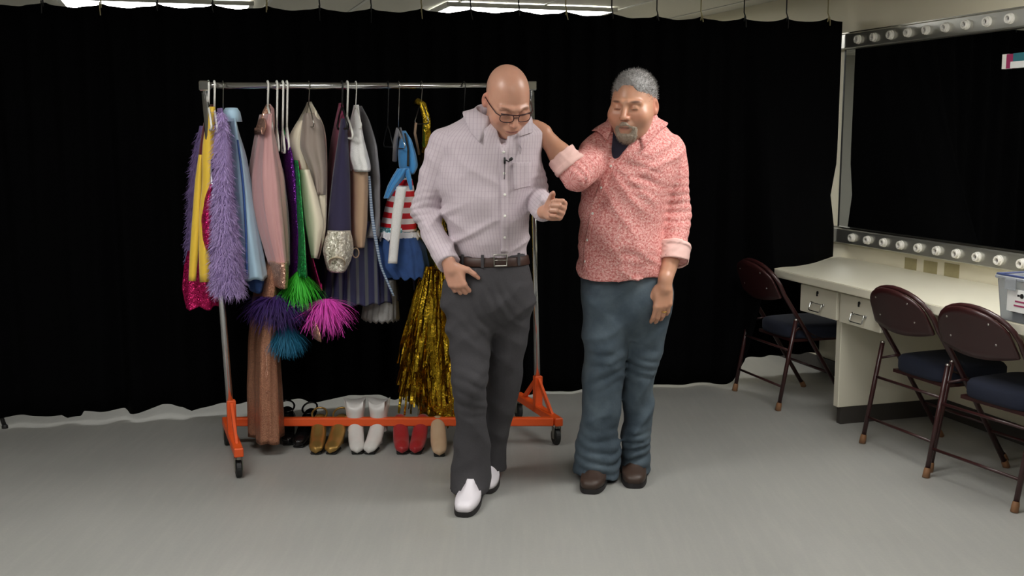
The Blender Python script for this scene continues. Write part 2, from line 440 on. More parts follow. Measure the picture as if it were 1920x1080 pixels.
# card strip stuck on the mirror
s0_, z0_ = hitN(1880, 116, WALL_N - .02); cs = empty('card_strip', RM(s0_, WALL_N - .02, z0_)); tag(cs, 'small strip of coloured printed cards fixed high on the mirror', 'cards')
M['magenta_print'] = plain('magenta_print', (150, 50, 90), .5); M['teal_print'] = plain('teal_print', (50, 110, 120), .5); M['white_card'] = plain('white_card', (225, 225, 222), .6)
for k, (a, b2, z1, z2, mt) in enumerate(((0, .045, -.035, .035, 'white_plastic'), (.03, .075, -.034, .034, 'magenta_print'), (.075, .16, -.002, .036, 'teal_print'), (.06, .16, -.034, -.003, 'white_card'), (.16, .34, -.036, .038, 'white_card'))):
    slab('card', s0_ - b2, s0_ - a, WALL_N - .024 - .001 * k, WALL_N - .014 - .001 * k, z0_ + z1, z0_ + z2, M[mt], cs)

# storage box
def storage_box():
    pl = PZ(1856, 604, .75); sB, nB = pl @ WS, pl @ WN
    sB, nB = 4.93, 3.47
    c0 = PZ(1862, 598, .75); sB = c0 @ WS; nB = c0 @ WN
    t = empty('storage_box', RM(sB - .2, nB + .14, .75)); tag(t, 'clear plastic storage box with blue-rimmed lid standing on the counter', 'storage box')
    m, nt, b = nmat('clear_plastic'); b.inputs['Transmission Weight'].default_value = .75; b.inputs['Roughness'].default_value = .25; b.inputs['IOR'].default_value = 1.3
    nt.links.new(mix_rgb(nt, noise(nt, texco(nt), 8), lin((205, 210, 215)), lin((225, 228, 232))), b.inputs['Base Color'])
    w, d, h = .38, .26, .165
    mb = MB(); th = .003
    def ring(z, ins): return [RM(sB - ins, nB + ins, z), RM(sB - w + ins, nB + ins, z), RM(sB - w + ins, nB + d - ins, z), RM(sB - ins, nB + d - ins, z)]
    z0 = .752; rings = [ring(z0, .02), ring(z0 + h, .006), ring(z0 + h, .006 + th), ring(z0 + .004, .02 + th)]
    V = [p for r in rings for p in r]; Fs = [(0, 3, 2, 1), (12, 13, 14, 15)]
    for a in range(3):
        for k in range(4): k2 = (k + 1) % 4; Fs.append((a * 4 + k, a * 4 + k2, (a + 1) * 4 + k2, (a + 1) * 4 + k))
    mb.add(V, Fs).build('tub', m, t)
    lid = slab('lid', sB - w - .004, sB + .004, nB - .004, nB + d + .004, z0 + h + .002, z0 + h + .018, m, t, bev=.005)
    M['blue_seal'] = plain('blue_seal', (62, 74, 120), .4)
    mb = MB(); zz = z0 + h + .02; ins = .004
    loop = [RM(sB - ins, nB + ins, zz), RM(sB - w + ins, nB + ins, zz), RM(sB - w + ins, nB + d - ins, zz), RM(sB - ins, nB + d - ins, zz)]
    mb.tube(loop + [loop[0]], .005, 8).build('seal', M['blue_seal'], lid, smooth=True)
    for sg in (.25, .75): slab('clip', sB - w * sg - .03, sB - w * sg + .03, nB - .012, nB - .005, z0 + h - .035, z0 + h + .012, m, lid, bev=.002)
    # label on the side that faces the chairs
    lb = slab('flat_rect', sB - .23, sB - .07, nB + .0005, nB + .003, z0 + .045, z0 + .135, M['white_card'], t)
    for (a, b2, z) in ((.115, .185, .085), (.11, .19, .068)): slab('print_line', sB - b2, sB - a, nB - .001, nB + .0005, z0 + z, z0 + z + .006, M['magenta_print'], lb)
    mb = MB(); mb.lathe(RM(sB - .15, nB + .0004, z0 + .112), -WN, [(0, .010), (.0012, .010), (.0012, 0)], 14); mb.box(RM(sB - .132, nB, z0 + .112), (.0008, .006, .004), (WN, WS, (0, 0, 1)))
    mb.build('print_mark', M['rubber'], lb)
    M['grey_box'] = plain('grey_teal_card', (95, 112, 115), .7)
    for k, (a, mt) in enumerate(((.05, 'grey_box'), (.12, 'white_card'), (.22, 'grey_box'))):
        slab('contents', sB - a - .055, sB - a, nB + .05, nB + .2, z0 + .006, z0 + .06 + .02 * k, M[mt], t)
storage_box()

# ------------------------------------------------------------------ folding chairs
def folding_chair():
    t = empty('folding_chair', (0, 0, 0))
    w = .215
    def hoop():
        pts = [(-w, .44, .012), (-w, .155, .45), (-w, .03, .63)]
        for a in np.linspace(180, 0, 15):
            c, s = math.cos(math.radians(a)), math.sin(math.radians(a)); pts.append((.215 * c, .03 - .085 * s ** .8, .63 + .172 * s ** .75 if s > 0 else .63))
        pts += [(w, .03, .63), (w, .155, .45), (w, .44, .012)]
        q = [pts[0]]
        for p in pts[1:]:
            if np.linalg.norm(np.subtract(p, q[-1])) > 1e-3: q.append(p)
        return q
    fr = MB().tube(hoop(), .0115, 10).build('back_hoop', M['chair_paint'], t, local=True, smooth=True)
    # pressed-metal backrest following the hoop
    V = []; N2 = 24; Rr = 8
    for i in range(N2 + 1):
        u = -1 + 2 * i / N2; x = u * .203
        s = math.sqrt(max(0, 1 - u * u)); zt = .63 + .17 * s ** .75; zb_ = .615 - .03 * (1 - u * u)
        for j in range(Rr + 1):
            f = j / Rr; z = zb_ + (zt - zb_) * f
            V.append((x, .03 - .085 * np.clip((z - .6) / .2, 0, 1) - .028 * (1 - u * u) - .006, z))
    Fs = [(i * (Rr + 1) + j, (i + 1) * (Rr + 1) + j, (i + 1) * (Rr + 1) + j + 1, i * (Rr + 1) + j + 1) for i in range(N2) for j in range(Rr)]
    bk = link_mesh('backrest', V, Fs, M['chair_paint'], t, local=True); md = bk.modifiers.new('t', 'SOLIDIFY'); md.thickness = .012; md.offset = 0
    for (x, z) in ((-.12, .66), (.12, .66), (-.11, .745), (.11, .745)):
        y = .03 - .085 * np.clip((z - .6) / .2, 0, 1) - .028 * (1 - (x / .203) ** 2) - .012
        MB().lathe((x, y, z), (0, -1, 0), [(0, .0055), (.002, .005), (.003, 0)], 10).build('rivet', M['rivet'], bk, local=True, smooth=True)
    # seat
    V = []; Fs = []; n = 40
    prof = [(-.03, .92), (-.024, .98), (-.01, 1.0), (.03, 1.0), (.045, .95), (.053, .8), (.056, .4), (.056, 0.01)]
    for (dz, sc) in prof:
        for k in range(n):
            a = 2 * math.pi * k / n; c, s = math.cos(a), math.sin(a)
            x = .195 * sc * abs(c) ** .42 * np.sign(c); y = .29 + .195 * sc * abs(s) ** .42 * np.sign(s); V.append((x * (1 - .12 * (y - .29) / .2 * -1 * .5), y, .405 + dz + .0))
    for i in range(len(prof) - 1):
        for k in range(n): k2 = (k + 1) % n; Fs.append((i * n + k, i * n + k2, (i + 1) * n + k2, (i + 1) * n + k))
    Fs.append(tuple(range(n))[::-1])
    st = link_mesh('seat', V, Fs, M['navy_fabric'], t, local=True)
    MB().box((0, .29, .37), (.18, .18, .008)).build('seat_pan', M['chair_paint'], st, local=True)
    for sg in (-1, 1):
        x = sg * (w + .026)
        lg = MB().tube([(x, 0, .012), (x, .09, .5)], .0115, 10).build('rear_leg', M['chair_paint'], t, local=True, smooth=True)
        MB().lathe((x, -.002, 0), (0, .18, 1), [(0, .013), (.002, .0165), (.03, .0155), (.045, .013)], 12).build('foot_tip', M['foot_tip'], lg, local=True, smooth=True)
        MB().lathe((x, .089, .495), (0, .18, 1), [(0, .0125), (.006, .0125), (.009, .006), (.01, 0)], 10).build('end_cap', M['rivet'], lg, local=True, smooth=True)
        MB().lathe((sg * w, .447, 0), (0, -.55, 1), [(0, .013), (.002, .0165), (.03, .0155), (.04, .013)], 12).build('foot_tip', M['foot_tip'], fr, local=True, smooth=True)
        MB().tube([(x, .075, .42), (sg * .19, .14, .44), (sg * .185, .3, .37)], .006, 6).build('hinge_link', M['chair_paint'], t, local=True, smooth=True)
    for (y, z, ) in ((.058, .33), (.022, .13)):
        MB().tube([(-w - .026, y, z), (w + .026, y, z)], .007, 8).build('cross_bar', M['chair_paint'], t, local=True, smooth=True)
    MB().tube([(-w, .33, .185), (w, .33, .185)], .007, 8).build('cross_bar', M['chair_paint'], t, local=True, smooth=True)
    return t
chair0 = folding_chair()
chair_spots = (((1.726, 5.15), (1.857, 4.767), 'brown metal folding chair with navy seat in front of the second drawer box'),
               ((1.837, 4.613), (1.995, 4.238), 'brown metal folding chair with navy seat nearest the camera, by the storage box'),
               ((1.318, 6.26), (1.448, 5.844), 'dark folding chair standing in the shadow against the black curtain'))
for k, (L, R, label) in enumerate(chair_spots):
    L, R = np.array(L), np.array(R); mid = (L + R) / 2; d = unit(R - L)
    ch = chair0 if k == 0 else copy_tree(chair0)
    ch.location = (mid[0], mid[1], 0.0); ch.rotation_euler = (0, 0, math.atan2(d[1], d[0])); tag(ch, label, 'chair', 'padded folding chairs along the counter')
# curved leg at the left edge of the picture
e0 = PZ(10, 803, 0); t = empty('floor_stand', (e0[0] - .35, e0[1] + .05, 0)); tag(t, 'black stand with curved legs at the left edge of the floor', 'stand')
cx, cy = e0[0] - .35, e0[1] + .05
for a in (-8, 112, 232):
    d = np.array([math.cos(math.radians(a)), math.sin(math.radians(a)), 0]); o_ = np.array([cx, cy, 0])
    pts = [o_ + d * r + np.array([0, 0, z]) for (r, z) in ((.02, .2), (.12, .195), (.22, .17), (.29, .125), (.335, .06), (.35, .012))]
    lg = MB().tube(pts, .011, 8).build('leg', M['black_plastic'], t, smooth=True)
    MB().lathe(o_ + d * .351, (0, 0, 1), [(0, .016), (.012, .016), (.02, .011)], 10).build('foot', M['rubber'], lg, smooth=True)
MB().tube([(cx, cy, .14), (cx, cy, 1.15)], .013, 10).build('pole', M['black_plastic'], t, smooth=True)
MB().lathe((cx, cy, .14), (0, 0, 1), [(0, .01), (.01, .035), (.07, .035), (.08, .014)], 14).build('hub', M['black_plastic'], t, smooth=True)

# ------------------------------------------------------------------ garment rack
PL = np.array([-1.288, 4.89, 0.]); PR = np.array([.13, 5.40, 0.]); BD = unit(PR - PL); ED = np.array([-BD[1], BD[0], 0.])
rack = empty('garment_rack', (PL + PR) / 2); tag(rack, 'chrome rolling garment rack with orange Z-shaped base full of costumes', 'clothes rack')
LEAN = np.array([-.028, 0, 0.])
topL = np.array([P(383, 161, 4.89)[0], 4.89, P(383, 161, 4.89)[2]]); topR = P(996, 161, 5.4)
def bar_at(px):
    x0 = topL; x1 = topR; lo, hi = -0.2, 1.2
    for _ in range(40):
        m_ = (lo + hi) / 2; p = x0 + (x1 - x0) * m_; q = 960 + F_PX * p[0] / (p[1] * CT - (p[2] - CAM_H) * ST_)
        if q < px: lo = m_
        else: hi = m_
    return x0 + (x1 - x0) * lo
MB().tube([topL - BD * .02, topR + BD * .01], .0145, 14).build('hanging_bar', M['chrome'], rack, smooth=True)
Z3 = np.array([0, 0, 1.])
for base_, top in ((PL, topL), (PR, topR)):
    po = MB().tube([base_ + Z3 * .14, top + Z3 * .012], .0155, 14).build('post', M['chrome'], rack, smooth=True)
    MB().box(top, (.024, .02, .022), (BD, ED, Z3), .005).build('bracket', M['chrome'], po)
    sl = MB().box(base_ + Z3 * .195, (.02, .02, .095), (BD, ED, Z3), .004).build('post_sleeve', M['orange'], rack)
    MB().box(base_ + Z3 * .12, (.02, .29, .02), (BD, ED, Z3), .004).build('end_rail', M['orange'], rack)
    for sg in (-1, 1):
        a = base_ + Z3 * .27 + ED * sg * .015; b_ = base_ + Z3 * .13 + ED * sg * .2; d = unit(b_ - a); q = np.cross(BD, d)
        MB().box((a + b_) / 2, (.006, np.linalg.norm(b_ - a) / 2, .012), (BD, d, q)).build('brace', M['orange'], rack)
        c = base_ + ED * sg * .265; cs_ = MB()
        cs_.tube([c + Z3 * .105, c + Z3 * .085], .012, 10)
        for k in (-1, 1): cs_.box(c + BD * .017 * k + ED * .012 + Z3 * .062, (.002, .014, .03), (BD, ED, Z3))
        fk = cs_.build('caster_fork', M['steel'], rack)
        MB().lathe(c + ED * .018 + Z3 * .04 - BD * .013, BD, [(0, .012), (0, .034), (.004, .04), (.022, .04), (.026, .034), (.026, .012)], 22).build('caster_wheel', M['rubber'], fk, smooth=False)
dA = PR - ED * .27; dB = PL + ED * .27; dd = unit(dB - dA)
M['red_enamel'] = M['orange']
MB().box((dA + dB) / 2 + Z3 * .1205, (np.linalg.norm(dB - dA) / 2 - .02, .019, .0195), (dd, np.cross(Z3, dd), Z3), .004).build('diagonal_rail', M['orange'], rack)
pr2 = topR - BD * .035
MB().tube([pr2 + Z3 * .0, pr2 - Z3 * .2], .008, 8).build('stay_tube', M['chrome'], rack, smooth=True)

# ------------------------------------------------------------------ implicit surfaces (for bodies and clothes)
f32 = np.float32
class RC:                                   # tapered capsule
    def __init__(s, a, b, ra, rb=None):
        s.a = np.asarray(a, f32); s.b = np.asarray(b, f32); s.ra = ra; s.rb = ra if rb is None else rb
        s.bc = (s.a + s.b) / 2; s.br = float(np.linalg.norm(s.b - s.a)) / 2 + max(s.ra, s.rb)
    def ev(s, Q):
        ba = s.b - s.a; L = max(float(ba @ ba), 1e-9); t = np.clip(((Q - s.a) @ ba) / L, 0, 1)
        d = Q - s.a - t[:, None] * ba
        return np.sqrt((d * d).sum(1)) - (s.ra + (s.rb - s.ra) * t)
class CY(RC):                               # tapered cylinder with flat ends
    def ev(s, Q):
        ba = s.b - s.a; L2 = float(ba @ ba); L = math.sqrt(L2); t = ((Q - s.a) @ ba) / L2
        d = Q - s.a - t[:, None] * ba; tc = np.clip(t, 0, 1)
        return np.maximum(np.sqrt((d * d).sum(1)) - (s.ra + (s.rb - s.ra) * tc), np.maximum(-t, t - 1) * L)
class EL:                                   # ellipsoid, rot columns = local axes
    def __init__(s, c, r, rot=None):
        s.bc = np.asarray(c, f32); s.r = np.asarray(r, f32); s.rot = None if rot is None else np.asarray(rot, f32); s.br = float(max(r))
    def ev(s, Q):
        q = Q - s.bc
        if s.rot is not None: q = q @ s.rot
        a = q / s.r; k0 = np.sqrt((a * a).sum(1)); b = a / s.r; k1 = np.sqrt((b * b).sum(1))
        return np.where(k1 > 1e-6, k0 * (k0 - 1) / np.maximum(k1, 1e-6), -float(min(s.r)))
class STK:                                  # stack of horizontal ellipses: rows (z, cx, cy, a, b)
    def __init__(s, rows, ang=0., expo=2.0):
        R = np.array(sorted(rows, key=lambda r: r[0]), float); z = R[:, 0]
        zz = np.linspace(z[0], z[-1], 160); s.t = [zz]
        for k in range(1, 5):
            y = R[:, k]; mN = np.gradient(y, z) if len(z) > 2 else np.full(len(z), (y[-1] - y[0]) / (z[-1] - z[0]))
            i = np.clip(np.searchsorted(z, zz) - 1, 0, len(z) - 2); h = z[i + 1] - z[i]; u = (zz - z[i]) / h
            s.t.append((2 * u ** 3 - 3 * u ** 2 + 1) * y[i] + (u ** 3 - 2 * u ** 2 + u) * h * mN[i] + (-2 * u ** 3 + 3 * u ** 2) * y[i + 1] + (u ** 3 - u ** 2) * h * mN[i + 1])
        s.ca, s.sa = math.cos(ang), math.sin(ang); s.e = expo
        s.bc = np.array([s.t[1].mean(), s.t[2].mean(), (z[0] + z[-1]) / 2], f32)
        s.br = float(math.hypot((z[-1] - z[0]) / 2, max(s.t[3].max(), s.t[4].max()) + max(np.ptp(s.t[1]), np.ptp(s.t[2])) / 2))
    def at(s, z): return [np.interp(z, s.t[0], s.t[k]) for k in range(1, 5)]
    def ev(s, Q):
        z = Q[:, 2]; cx, cy, a, b = s.at(z); dx, dy = Q[:, 0] - cx, Q[:, 1] - cy
        if s.sa: dx, dy = dx * s.ca + dy * s.sa, -dx * s.sa + dy * s.ca
        e = s.e; q = (np.abs(dx / a) ** e + np.abs(dy / b) ** e) ** (1 / e)
        d = (q - 1) * np.minimum(a, b)
        return np.maximum(d, np.maximum(s.t[0][0] - z, z - s.t[0][-1]))
def smin(a, b, k):
    if k <= 0: return np.minimum(a, b)
    h = np.maximum(k - np.abs(a - b), 0) / k; return np.minimum(a, b) - h * h * k * .25
class G:
    """items: (op, thing, k); op 'u' joins, 's' carves.  M: (R, c, scale): local = R^T (p - c)/scale"""
    def __init__(s, items=(), M=None, disp=None): s.items = list(items); s.M = M; s.disp = disp
    def u(s, o, k=.02): s.items.append(('u', o, k)); return s
    def s_(s, o, k=.01): s.items.append(('s', o, k)); return s
    def ev(s, Q, c, R):
        sc = 1.
        Q0 = Q
        if s.M is not None:
            rot, cc, sc = s.M; Q = ((Q - cc) @ rot) / sc; c = ((c - cc) @ rot) / sc; R = R / sc
        d = None
        for op, o, k in s.items:
            if isinstance(o, G): dd = o.ev(Q, c, R)
            else:
                if np.linalg.norm(c - o.bc) - o.br > R + k * 1.2 + .03: continue
                dd = o.ev(Q)
            if dd is None: continue
            if op == 'u': d = dd if d is None else smin(d, dd, k)
            elif d is not None: d = -smin(-d, dd, k)
        if d is None: return None
        if s.disp is not None:
            m_ = np.abs(d) < .03
            if m_.any(): d = d.copy(); d[m_] += s.disp(Q[m_])
        return (d * sc).astype(f32)

def surface(g, lo, hi, h, B=24):
    lo = np.asarray(lo, float); n = np.ceil((np.asarray(hi) - lo) / h).astype(int); nb = (n + B - 1) // B
    W = nb * B + 2; key = lambda i, j, k: (i.astype(np.int64) * W[1] + j) * W[2] + k
    ii = np.arange(B + 1); GI = np.stack(np.meshgrid(ii, ii, ii, indexing='ij'), -1).reshape(-1, 3)
    half = B * h / 2; R = half * math.sqrt(3); VK, VP, QK = [], [], []
    for bi in range(nb[0]):
        for bj in range(nb[1]):
            for bk in range(nb[2]):
                o = np.array([bi, bj, bk]) * B; c = (lo + (o + B / 2) * h).astype(f32)
                d0 = g.ev(c[None], c, R)
                if d0 is None or abs(d0[0]) > R * 1.25 + .02: continue
                Q = (lo + (GI + o) * h).astype(f32); D = g.ev(Q, c, R)
                if D is None: continue
                D = D.reshape(B + 1, B + 1, B + 1); S = D < 0
                if S.all() or not S.any(): continue
                cs = [(a, b, e) for a in (0, 1) for b in (0, 1) for e in (0, 1)]
                sub = {q: S[q[0]:q[0] + B, q[1]:q[1] + B, q[2]:q[2] + B] for q in cs}
                cnt = sum(x.astype(np.int8) for x in sub.values()); act = np.argwhere((cnt > 0) & (cnt < 8))
                if len(act):
                    acc = np.zeros((len(act), 3)); num = np.zeros(len(act))
                    val = {q: D[act[:, 0] + q[0], act[:, 1] + q[1], act[:, 2] + q[2]] for q in cs}
                    for q in cs:
                        for ax in range(3):
                            if q[ax]: continue
                            r = list(q); r[ax] = 1; r = tuple(r); a, b = val[q], val[r]; mm = (a < 0) != (b < 0)
                            t = np.where(mm, a / np.where(mm, a - b, 1), 0); pp = np.array(q, float)[None].repeat(len(act), 0); pp[:, ax] = t
                            acc[mm] += pp[mm]; num += mm
                    VP.append(lo + (act + o + acc / num[:, None]) * h); VK.append(key(act[:, 0] + o[0], act[:, 1] + o[1], act[:, 2] + o[2]))
                for ax in range(3):
                    s0 = S[:B, :B, :B]; sl = [slice(0, B)] * 3; sl[ax] = slice(1, B + 1); e = np.argwhere(s0 != S[tuple(sl)])
                    if not len(e): continue
                    ins = s0[e[:, 0], e[:, 1], e[:, 2]]; e = e + o; a1, a2 = (ax + 1) % 3, (ax + 2) % 3; q = []
                    for (u, v) in ((-1, -1), (0, -1), (0, 0), (-1, 0)):
                        x = e.copy(); x[:, a1] += u; x[:, a2] += v; q.append(key(x[:, 0], x[:, 1], x[:, 2]))
                    q = np.stack(q, 1); q[~ins] = q[~ins][:, ::-1]; QK.append(q)
    VK = np.concatenate(VK); VP = np.concatenate(VP); QK = np.concatenate(QK)
    order = np.argsort(VK); VK = VK[order]; VP = VP[order]
    idx = np.clip(np.searchsorted(VK, QK), 0, len(VK) - 1); ok = (VK[idx] == QK).all(1)
    return VP, idx[ok].astype(np.int32)
def relax(V, Fq, it=1, lam=.5):
    V = V.copy()
    for _ in range(it):
        n = len(V); i = np.concatenate([Fq[:, k] for k in (0, 1, 2, 3, 1, 2, 3, 0)]); j = np.concatenate([Fq[:, k] for k in (1, 2, 3, 0, 0, 1, 2, 3)])
        num = np.maximum(np.bincount(i, minlength=n), 1); acc = np.stack([np.bincount(i, V[j, k], n) for k in range(3)], 1)
        V += lam * (acc / num[:, None] - V)
    return V
def set_attr(o, name, A):
    A = np.asarray(A, np.float32)
    if A.ndim == 2 and A.shape[1] == 4: at = o.data.attributes.new(name, 'FLOAT_COLOR', 'POINT'); at.data.foreach_set('color', A.ravel())
    else: at = o.data.attributes.new(name, 'FLOAT_VECTOR', 'POINT'); at.data.foreach_set('vector', A.ravel())

_h = rng.random((32, 32, 32)).astype(f32)
def vnoise(Q):
    i = np.floor(Q).astype(int); f = (Q - i); f = f * f * (3 - 2 * f); r = 0
    for a in (0, 1):
        for b in (0, 1):
            for c in (0, 1):
                w = (f[:, 0] if a else 1 - f[:, 0]) * (f[:, 1] if b else 1 - f[:, 1]) * (f[:, 2] if c else 1 - f[:, 2])
                r = r + w * _h[(i[:, 0] + a) % 32, (i[:, 1] + b) % 32, (i[:, 2] + c) % 32]
    return r * 2 - 1
def rot_zyx(yaw, pitch, roll=0):
    a = Matrix.Rotation(math.radians(yaw), 3, 'Z') @ Matrix.Rotation(math.radians(pitch), 3, 'X') @ Matrix.Rotation(math.radians(roll), 3, 'Y')
    return np.array(a)

def head_sdf(R, c, sc, wide=1.0, closed=True):
    g = G(M=(R.astype(f32), np.asarray(c, f32), sc)); W = wide
    g.u(EL((0, .018, .036), (.077, .099, .090)), 0)
    g.u(EL((0, -.02, -.035), (.064 * W, .074, .075)), .05)
    g.u(EL((0, -.035, -.075), (.05 * W, .052, .042)), .03)
    g.u(EL((0, -.074, -.098), (.024, .02, .019)), .025)
    for s in (-1, 1):
        g.u(EL((s * .044 * W, -.058, -.03), (.024, .026, .026)), .03)
        g.u(RC((s * .012, -.093, .024), (s * .05, -.074, .022), .0095, .008), .014)
        g.s_(EL((s * .0325, -.098, .004), (.018, .016, .0125)), .014)
    g.u(RC((0, -.088, .018), (0, -.118, -.028), .0085, .0115), .012)
    for s in (-1, 1): g.u(EL((s * .0135, -.105, -.032), (.0085, .011, .008)), .007)
    for s in (-1, 1):
        g.u(EL((s * .0325, -.0795, .004), (.0145, .0125, .0125)), .004)         # lids
        g.u(RC((s * .021, -.0915, -.002), (s * .044, -.0855, -.001), .0022), .004)
        g.s_(RC((s * .007, -.112, -.040), (s * .009, -.106, -.036), .003), .003)
    g.u(EL((0, -.088, -.06), (.028, .018, .018)), .015)
    g.u(RC((-.02, -.093, -.0625), (.02, -.093, -.0625), .0052), .006); g.u(RC((-.009, -.1, -.061), (.009, -.1, -.061), .005), .006)
    g.u(RC((-.017, -.094, -.0735), (.017, -.094, -.0735), .0062), .006)
    g.s_(RC((-.024, -.099, -.068), (.024, -.099, -.068), .0022), .003)
    for s in (-1, 1):
        er = G(M=(np.array(Matrix.Rotation(math.radians(-22 * s), 3, 'Z') @ Matrix.Rotation(math.radians(12), 3, 'X'), f32), np.array([s * .078, .018, -.002], f32), 1.))
        er.u(EL((s * .004, 0, 0), (.0075, .019, .031)), 0); er.u(EL((s * .003, -.004, -.024), (.007, .010, .011)), .006)
        er.s_(EL((s * .012, -.002, .003), (.009, .0105, .018)), .004); er.u(EL((s * .006, -.013, -.002), (.005, .004, .007)), .004)
        g.u(er, .008)
    return g

def hand_sdf(W, D, N, s, curl, thumb, spread=.06, sc=1.0):
    """W wrist, D finger direction, N back of the hand, s thumb side (+1 left hand); curl per finger (3 bends, degrees)"""
    D = unit(D); N = unit(np.asarray(N, float) - D * (D @ np.asarray(N, float))); X = np.cross(D, N)
    R = np.stack([X, D, N], 1); g = G(M=(R.astype(f32), np.asarray(W, f32), sc))
    g.u(RC((0, -.03, 0), (0, .012, 0), .0265, .027), 0)
    for k, x in enumerate((.027, .0095, -.0085, -.0255)):
        g.u(RC((s * x * .55, .008, -.001), (s * x, .084 - .003 * k * k * .6, -.001), .0150, .0128), .012)
    g.u(EL((s * .026, .035, -.012), (.018, .032, .017)), .015); g.u(EL((-s * .024, .035, -.01), (.014, .034, .015)), .012)
    fin = G(); tips = []
    for k, (x, L, r) in enumerate(((.027, (.042, .025, .022), .0098), (.0095, (.047, .029, .023), .0102), (-.0085, (.043, .027, .023), .0097), (-.0255, (.034, .021, .020), .0086))):
        p = np.array([s * x, .086 - .003 * k * k * .6, 0.]); a = 0.; f = G(); sp = spread * (1 - k) * s * .7
        for j in range(3):
            a += math.radians(curl[k][j]); d = np.array([sp * math.cos(a), math.cos(a), -math.sin(a)]); d = d / np.linalg.norm(d); q = p + d * L[j]
            f.u(RC(p, q, r * (1, .93, .86)[j], r * (.95, .88, .74)[j]), .003); p = q
        tips.append((p, d)); fin.u(f, .0025)
    g.u(fin, .008)
    p = np.array([s * .024, .012, -.012]); t = G()
    for (d, L, r0, r1) in thumb:
        d = unit(d); q = p + np.array([s * d[0], d[1], d[2]]) * L; t.u(RC(p, q, r0, r1), .004); p = q
    g.u(t, .009)
    g.tips = tips; g.R = R
    return g

def rows_px(rows, Y=None):
    out = []
    for r in rows:
        py, xl, xr, b = r[:4]; y = r[4] if len(r) > 4 else Y
        L, R_ = P(xl, py, y), P(xr, py, y); out.append((L[2], (L[0] + R_[0]) / 2, y, (R_[0] - L[0]) / 2, b))
    return out

# ------------------------------------------------------------------ skin, hair and cloth materials
def skin_mat(name):
    m, nt, b = nmat(name); at = nt.nodes.new('ShaderNodeAttribute'); at.attribute_name = 'tint'; v = texco(nt)
    n1 = noise(nt, v, 45, 4); c = mix_rgb(nt, math_n(nt, 'MULTIPLY', n1, .22), at.outputs['Color'], lin((176, 96, 78)))
    nt.links.new(c, b.inputs['Base Color']); b.inputs['Roughness'].default_value = .36; b.inputs['Subsurface Weight'].default_value = .12
    b.inputs['Subsurface Radius'].default_value = (.012, .005, .003); b.inputs['Subsurface Scale'].default_value = .6
    bump(nt, b, noise(nt, v, 420, 3), .12, .001); return m
def attr(nt, name): a = nt.nodes.new('ShaderNodeAttribute'); a.attribute_name = name; return a.outputs['Vector']
def band(nt, x, period, width):           # thin line mask along one coordinate
    f = math_n(nt, 'FRACT', math_n(nt, 'DIVIDE', x, period)); return math_n(nt, 'LESS_THAN', f, width)
def check_shirt():
    m, nt, b = nmat('pale_check_cotton'); v = attr(nt, 'cloth'); sx = nt.nodes.new('ShaderNodeSeparateXYZ'); nt.links.new(v, sx.inputs[0])
    u_, w_ = sx.outputs[0], sx.outputs[1]
    c = mix_rgb(nt, noise(nt, v, 30), lin((192, 178, 185)), lin((200, 187, 193)))
    c = mix_rgb(nt, math_n(nt, 'MULTIPLY', band(nt, u_, .0155, .26), .3), c, lin((150, 130, 146)))
    c = mix_rgb(nt, math_n(nt, 'MULTIPLY', band(nt, w_, .024, .14), .14), c, lin((154, 134, 150)))
    nt.links.new(c, b.inputs['Base Color']); b.inputs['Roughness'].default_value = .8; b.inputs['Sheen Weight'].default_value = .1
    bump(nt, b, noise(nt, v, 28, 4, .6), .35, .006); return m
def floral_shirt():
    m, nt, b = nmat('coral_floral_cotton'); v = attr(nt, 'cloth'); n1 = noise(nt, v, 110, 4, .75); n2 = voro(nt, v, 105, 'Distance')
    c = mix_rgb(nt, ramp(nt, n1, [(.42, (0, 0, 0, 1)), (.56, (1, 1, 1, 1))]), lin((196, 104, 100)), lin((230, 170, 164)))
    c = mix_rgb(nt, ramp(nt, n2, [(.16, (1, 1, 1, 1)), (.30, (0, 0, 0, 1))]), c, lin((238, 204, 196)))
    nt.links.new(c, b.inputs['Base Color']); b.inputs['Roughness'].default_value = .82
    bump(nt, b, noise(nt, v, 30, 4, .6), .4, .006); return m
def cloth(name, rgb, var, fade=None, bs=30):
    m, nt, b = nmat(name); v = texco(nt); c0 = lin(rgb)
    c = mix_rgb(nt, noise(nt, v, 260, 2), tuple(x * (1 - var) for x in c0[:3]) + (1,), tuple(min(1, x * (1 + var)) for x in c0[:3]) + (1,))
    if fade: c = mix_rgb(nt, ramp(nt, noise(nt, v, 5.5, 4, .6), [(.42, (0, 0, 0, 1)), (.7, (1, 1, 1, 1))]), c, lin(fade))
    nt.links.new(c, b.inputs['Base Color']); b.inputs['Roughness'].default_value = .88; bump(nt, b, noise(nt, v, bs, 4, .6), .4, .006); return m
M['skin'] = skin_mat('skin'); M['check'] = check_shirt(); M['floral'] = floral_shirt()
M['floral_inside'] = plain('pale_pink_cotton_inside', (232, 190, 182), .85, var=.05, vscale=150)
M['charcoal'] = cloth('charcoal_denim', (60, 58, 61), .18); M['denim'] = cloth('blue_denim', (60, 73, 84), .2, (88, 101, 110))
M['navy_tee'] = cloth('navy_jersey', (34, 34, 52), .1); M['belt'] = plain('brown_leather', (58, 36, 28), .5, var=.2, vscale=60)
M['hair'] = plain('grey_hair', (140, 137, 135), .5, var=.5, vscale=160, aniso=(1, 1, .4)); M['goatee'] = plain('grey_beard', (156, 142, 126), .75, var=.45, vscale=220)
M['brow'] = plain('dark_eyebrow', (62, 48, 40), .7); M['specs'] = plain('dark_red_frame', (52, 16, 18), .3)
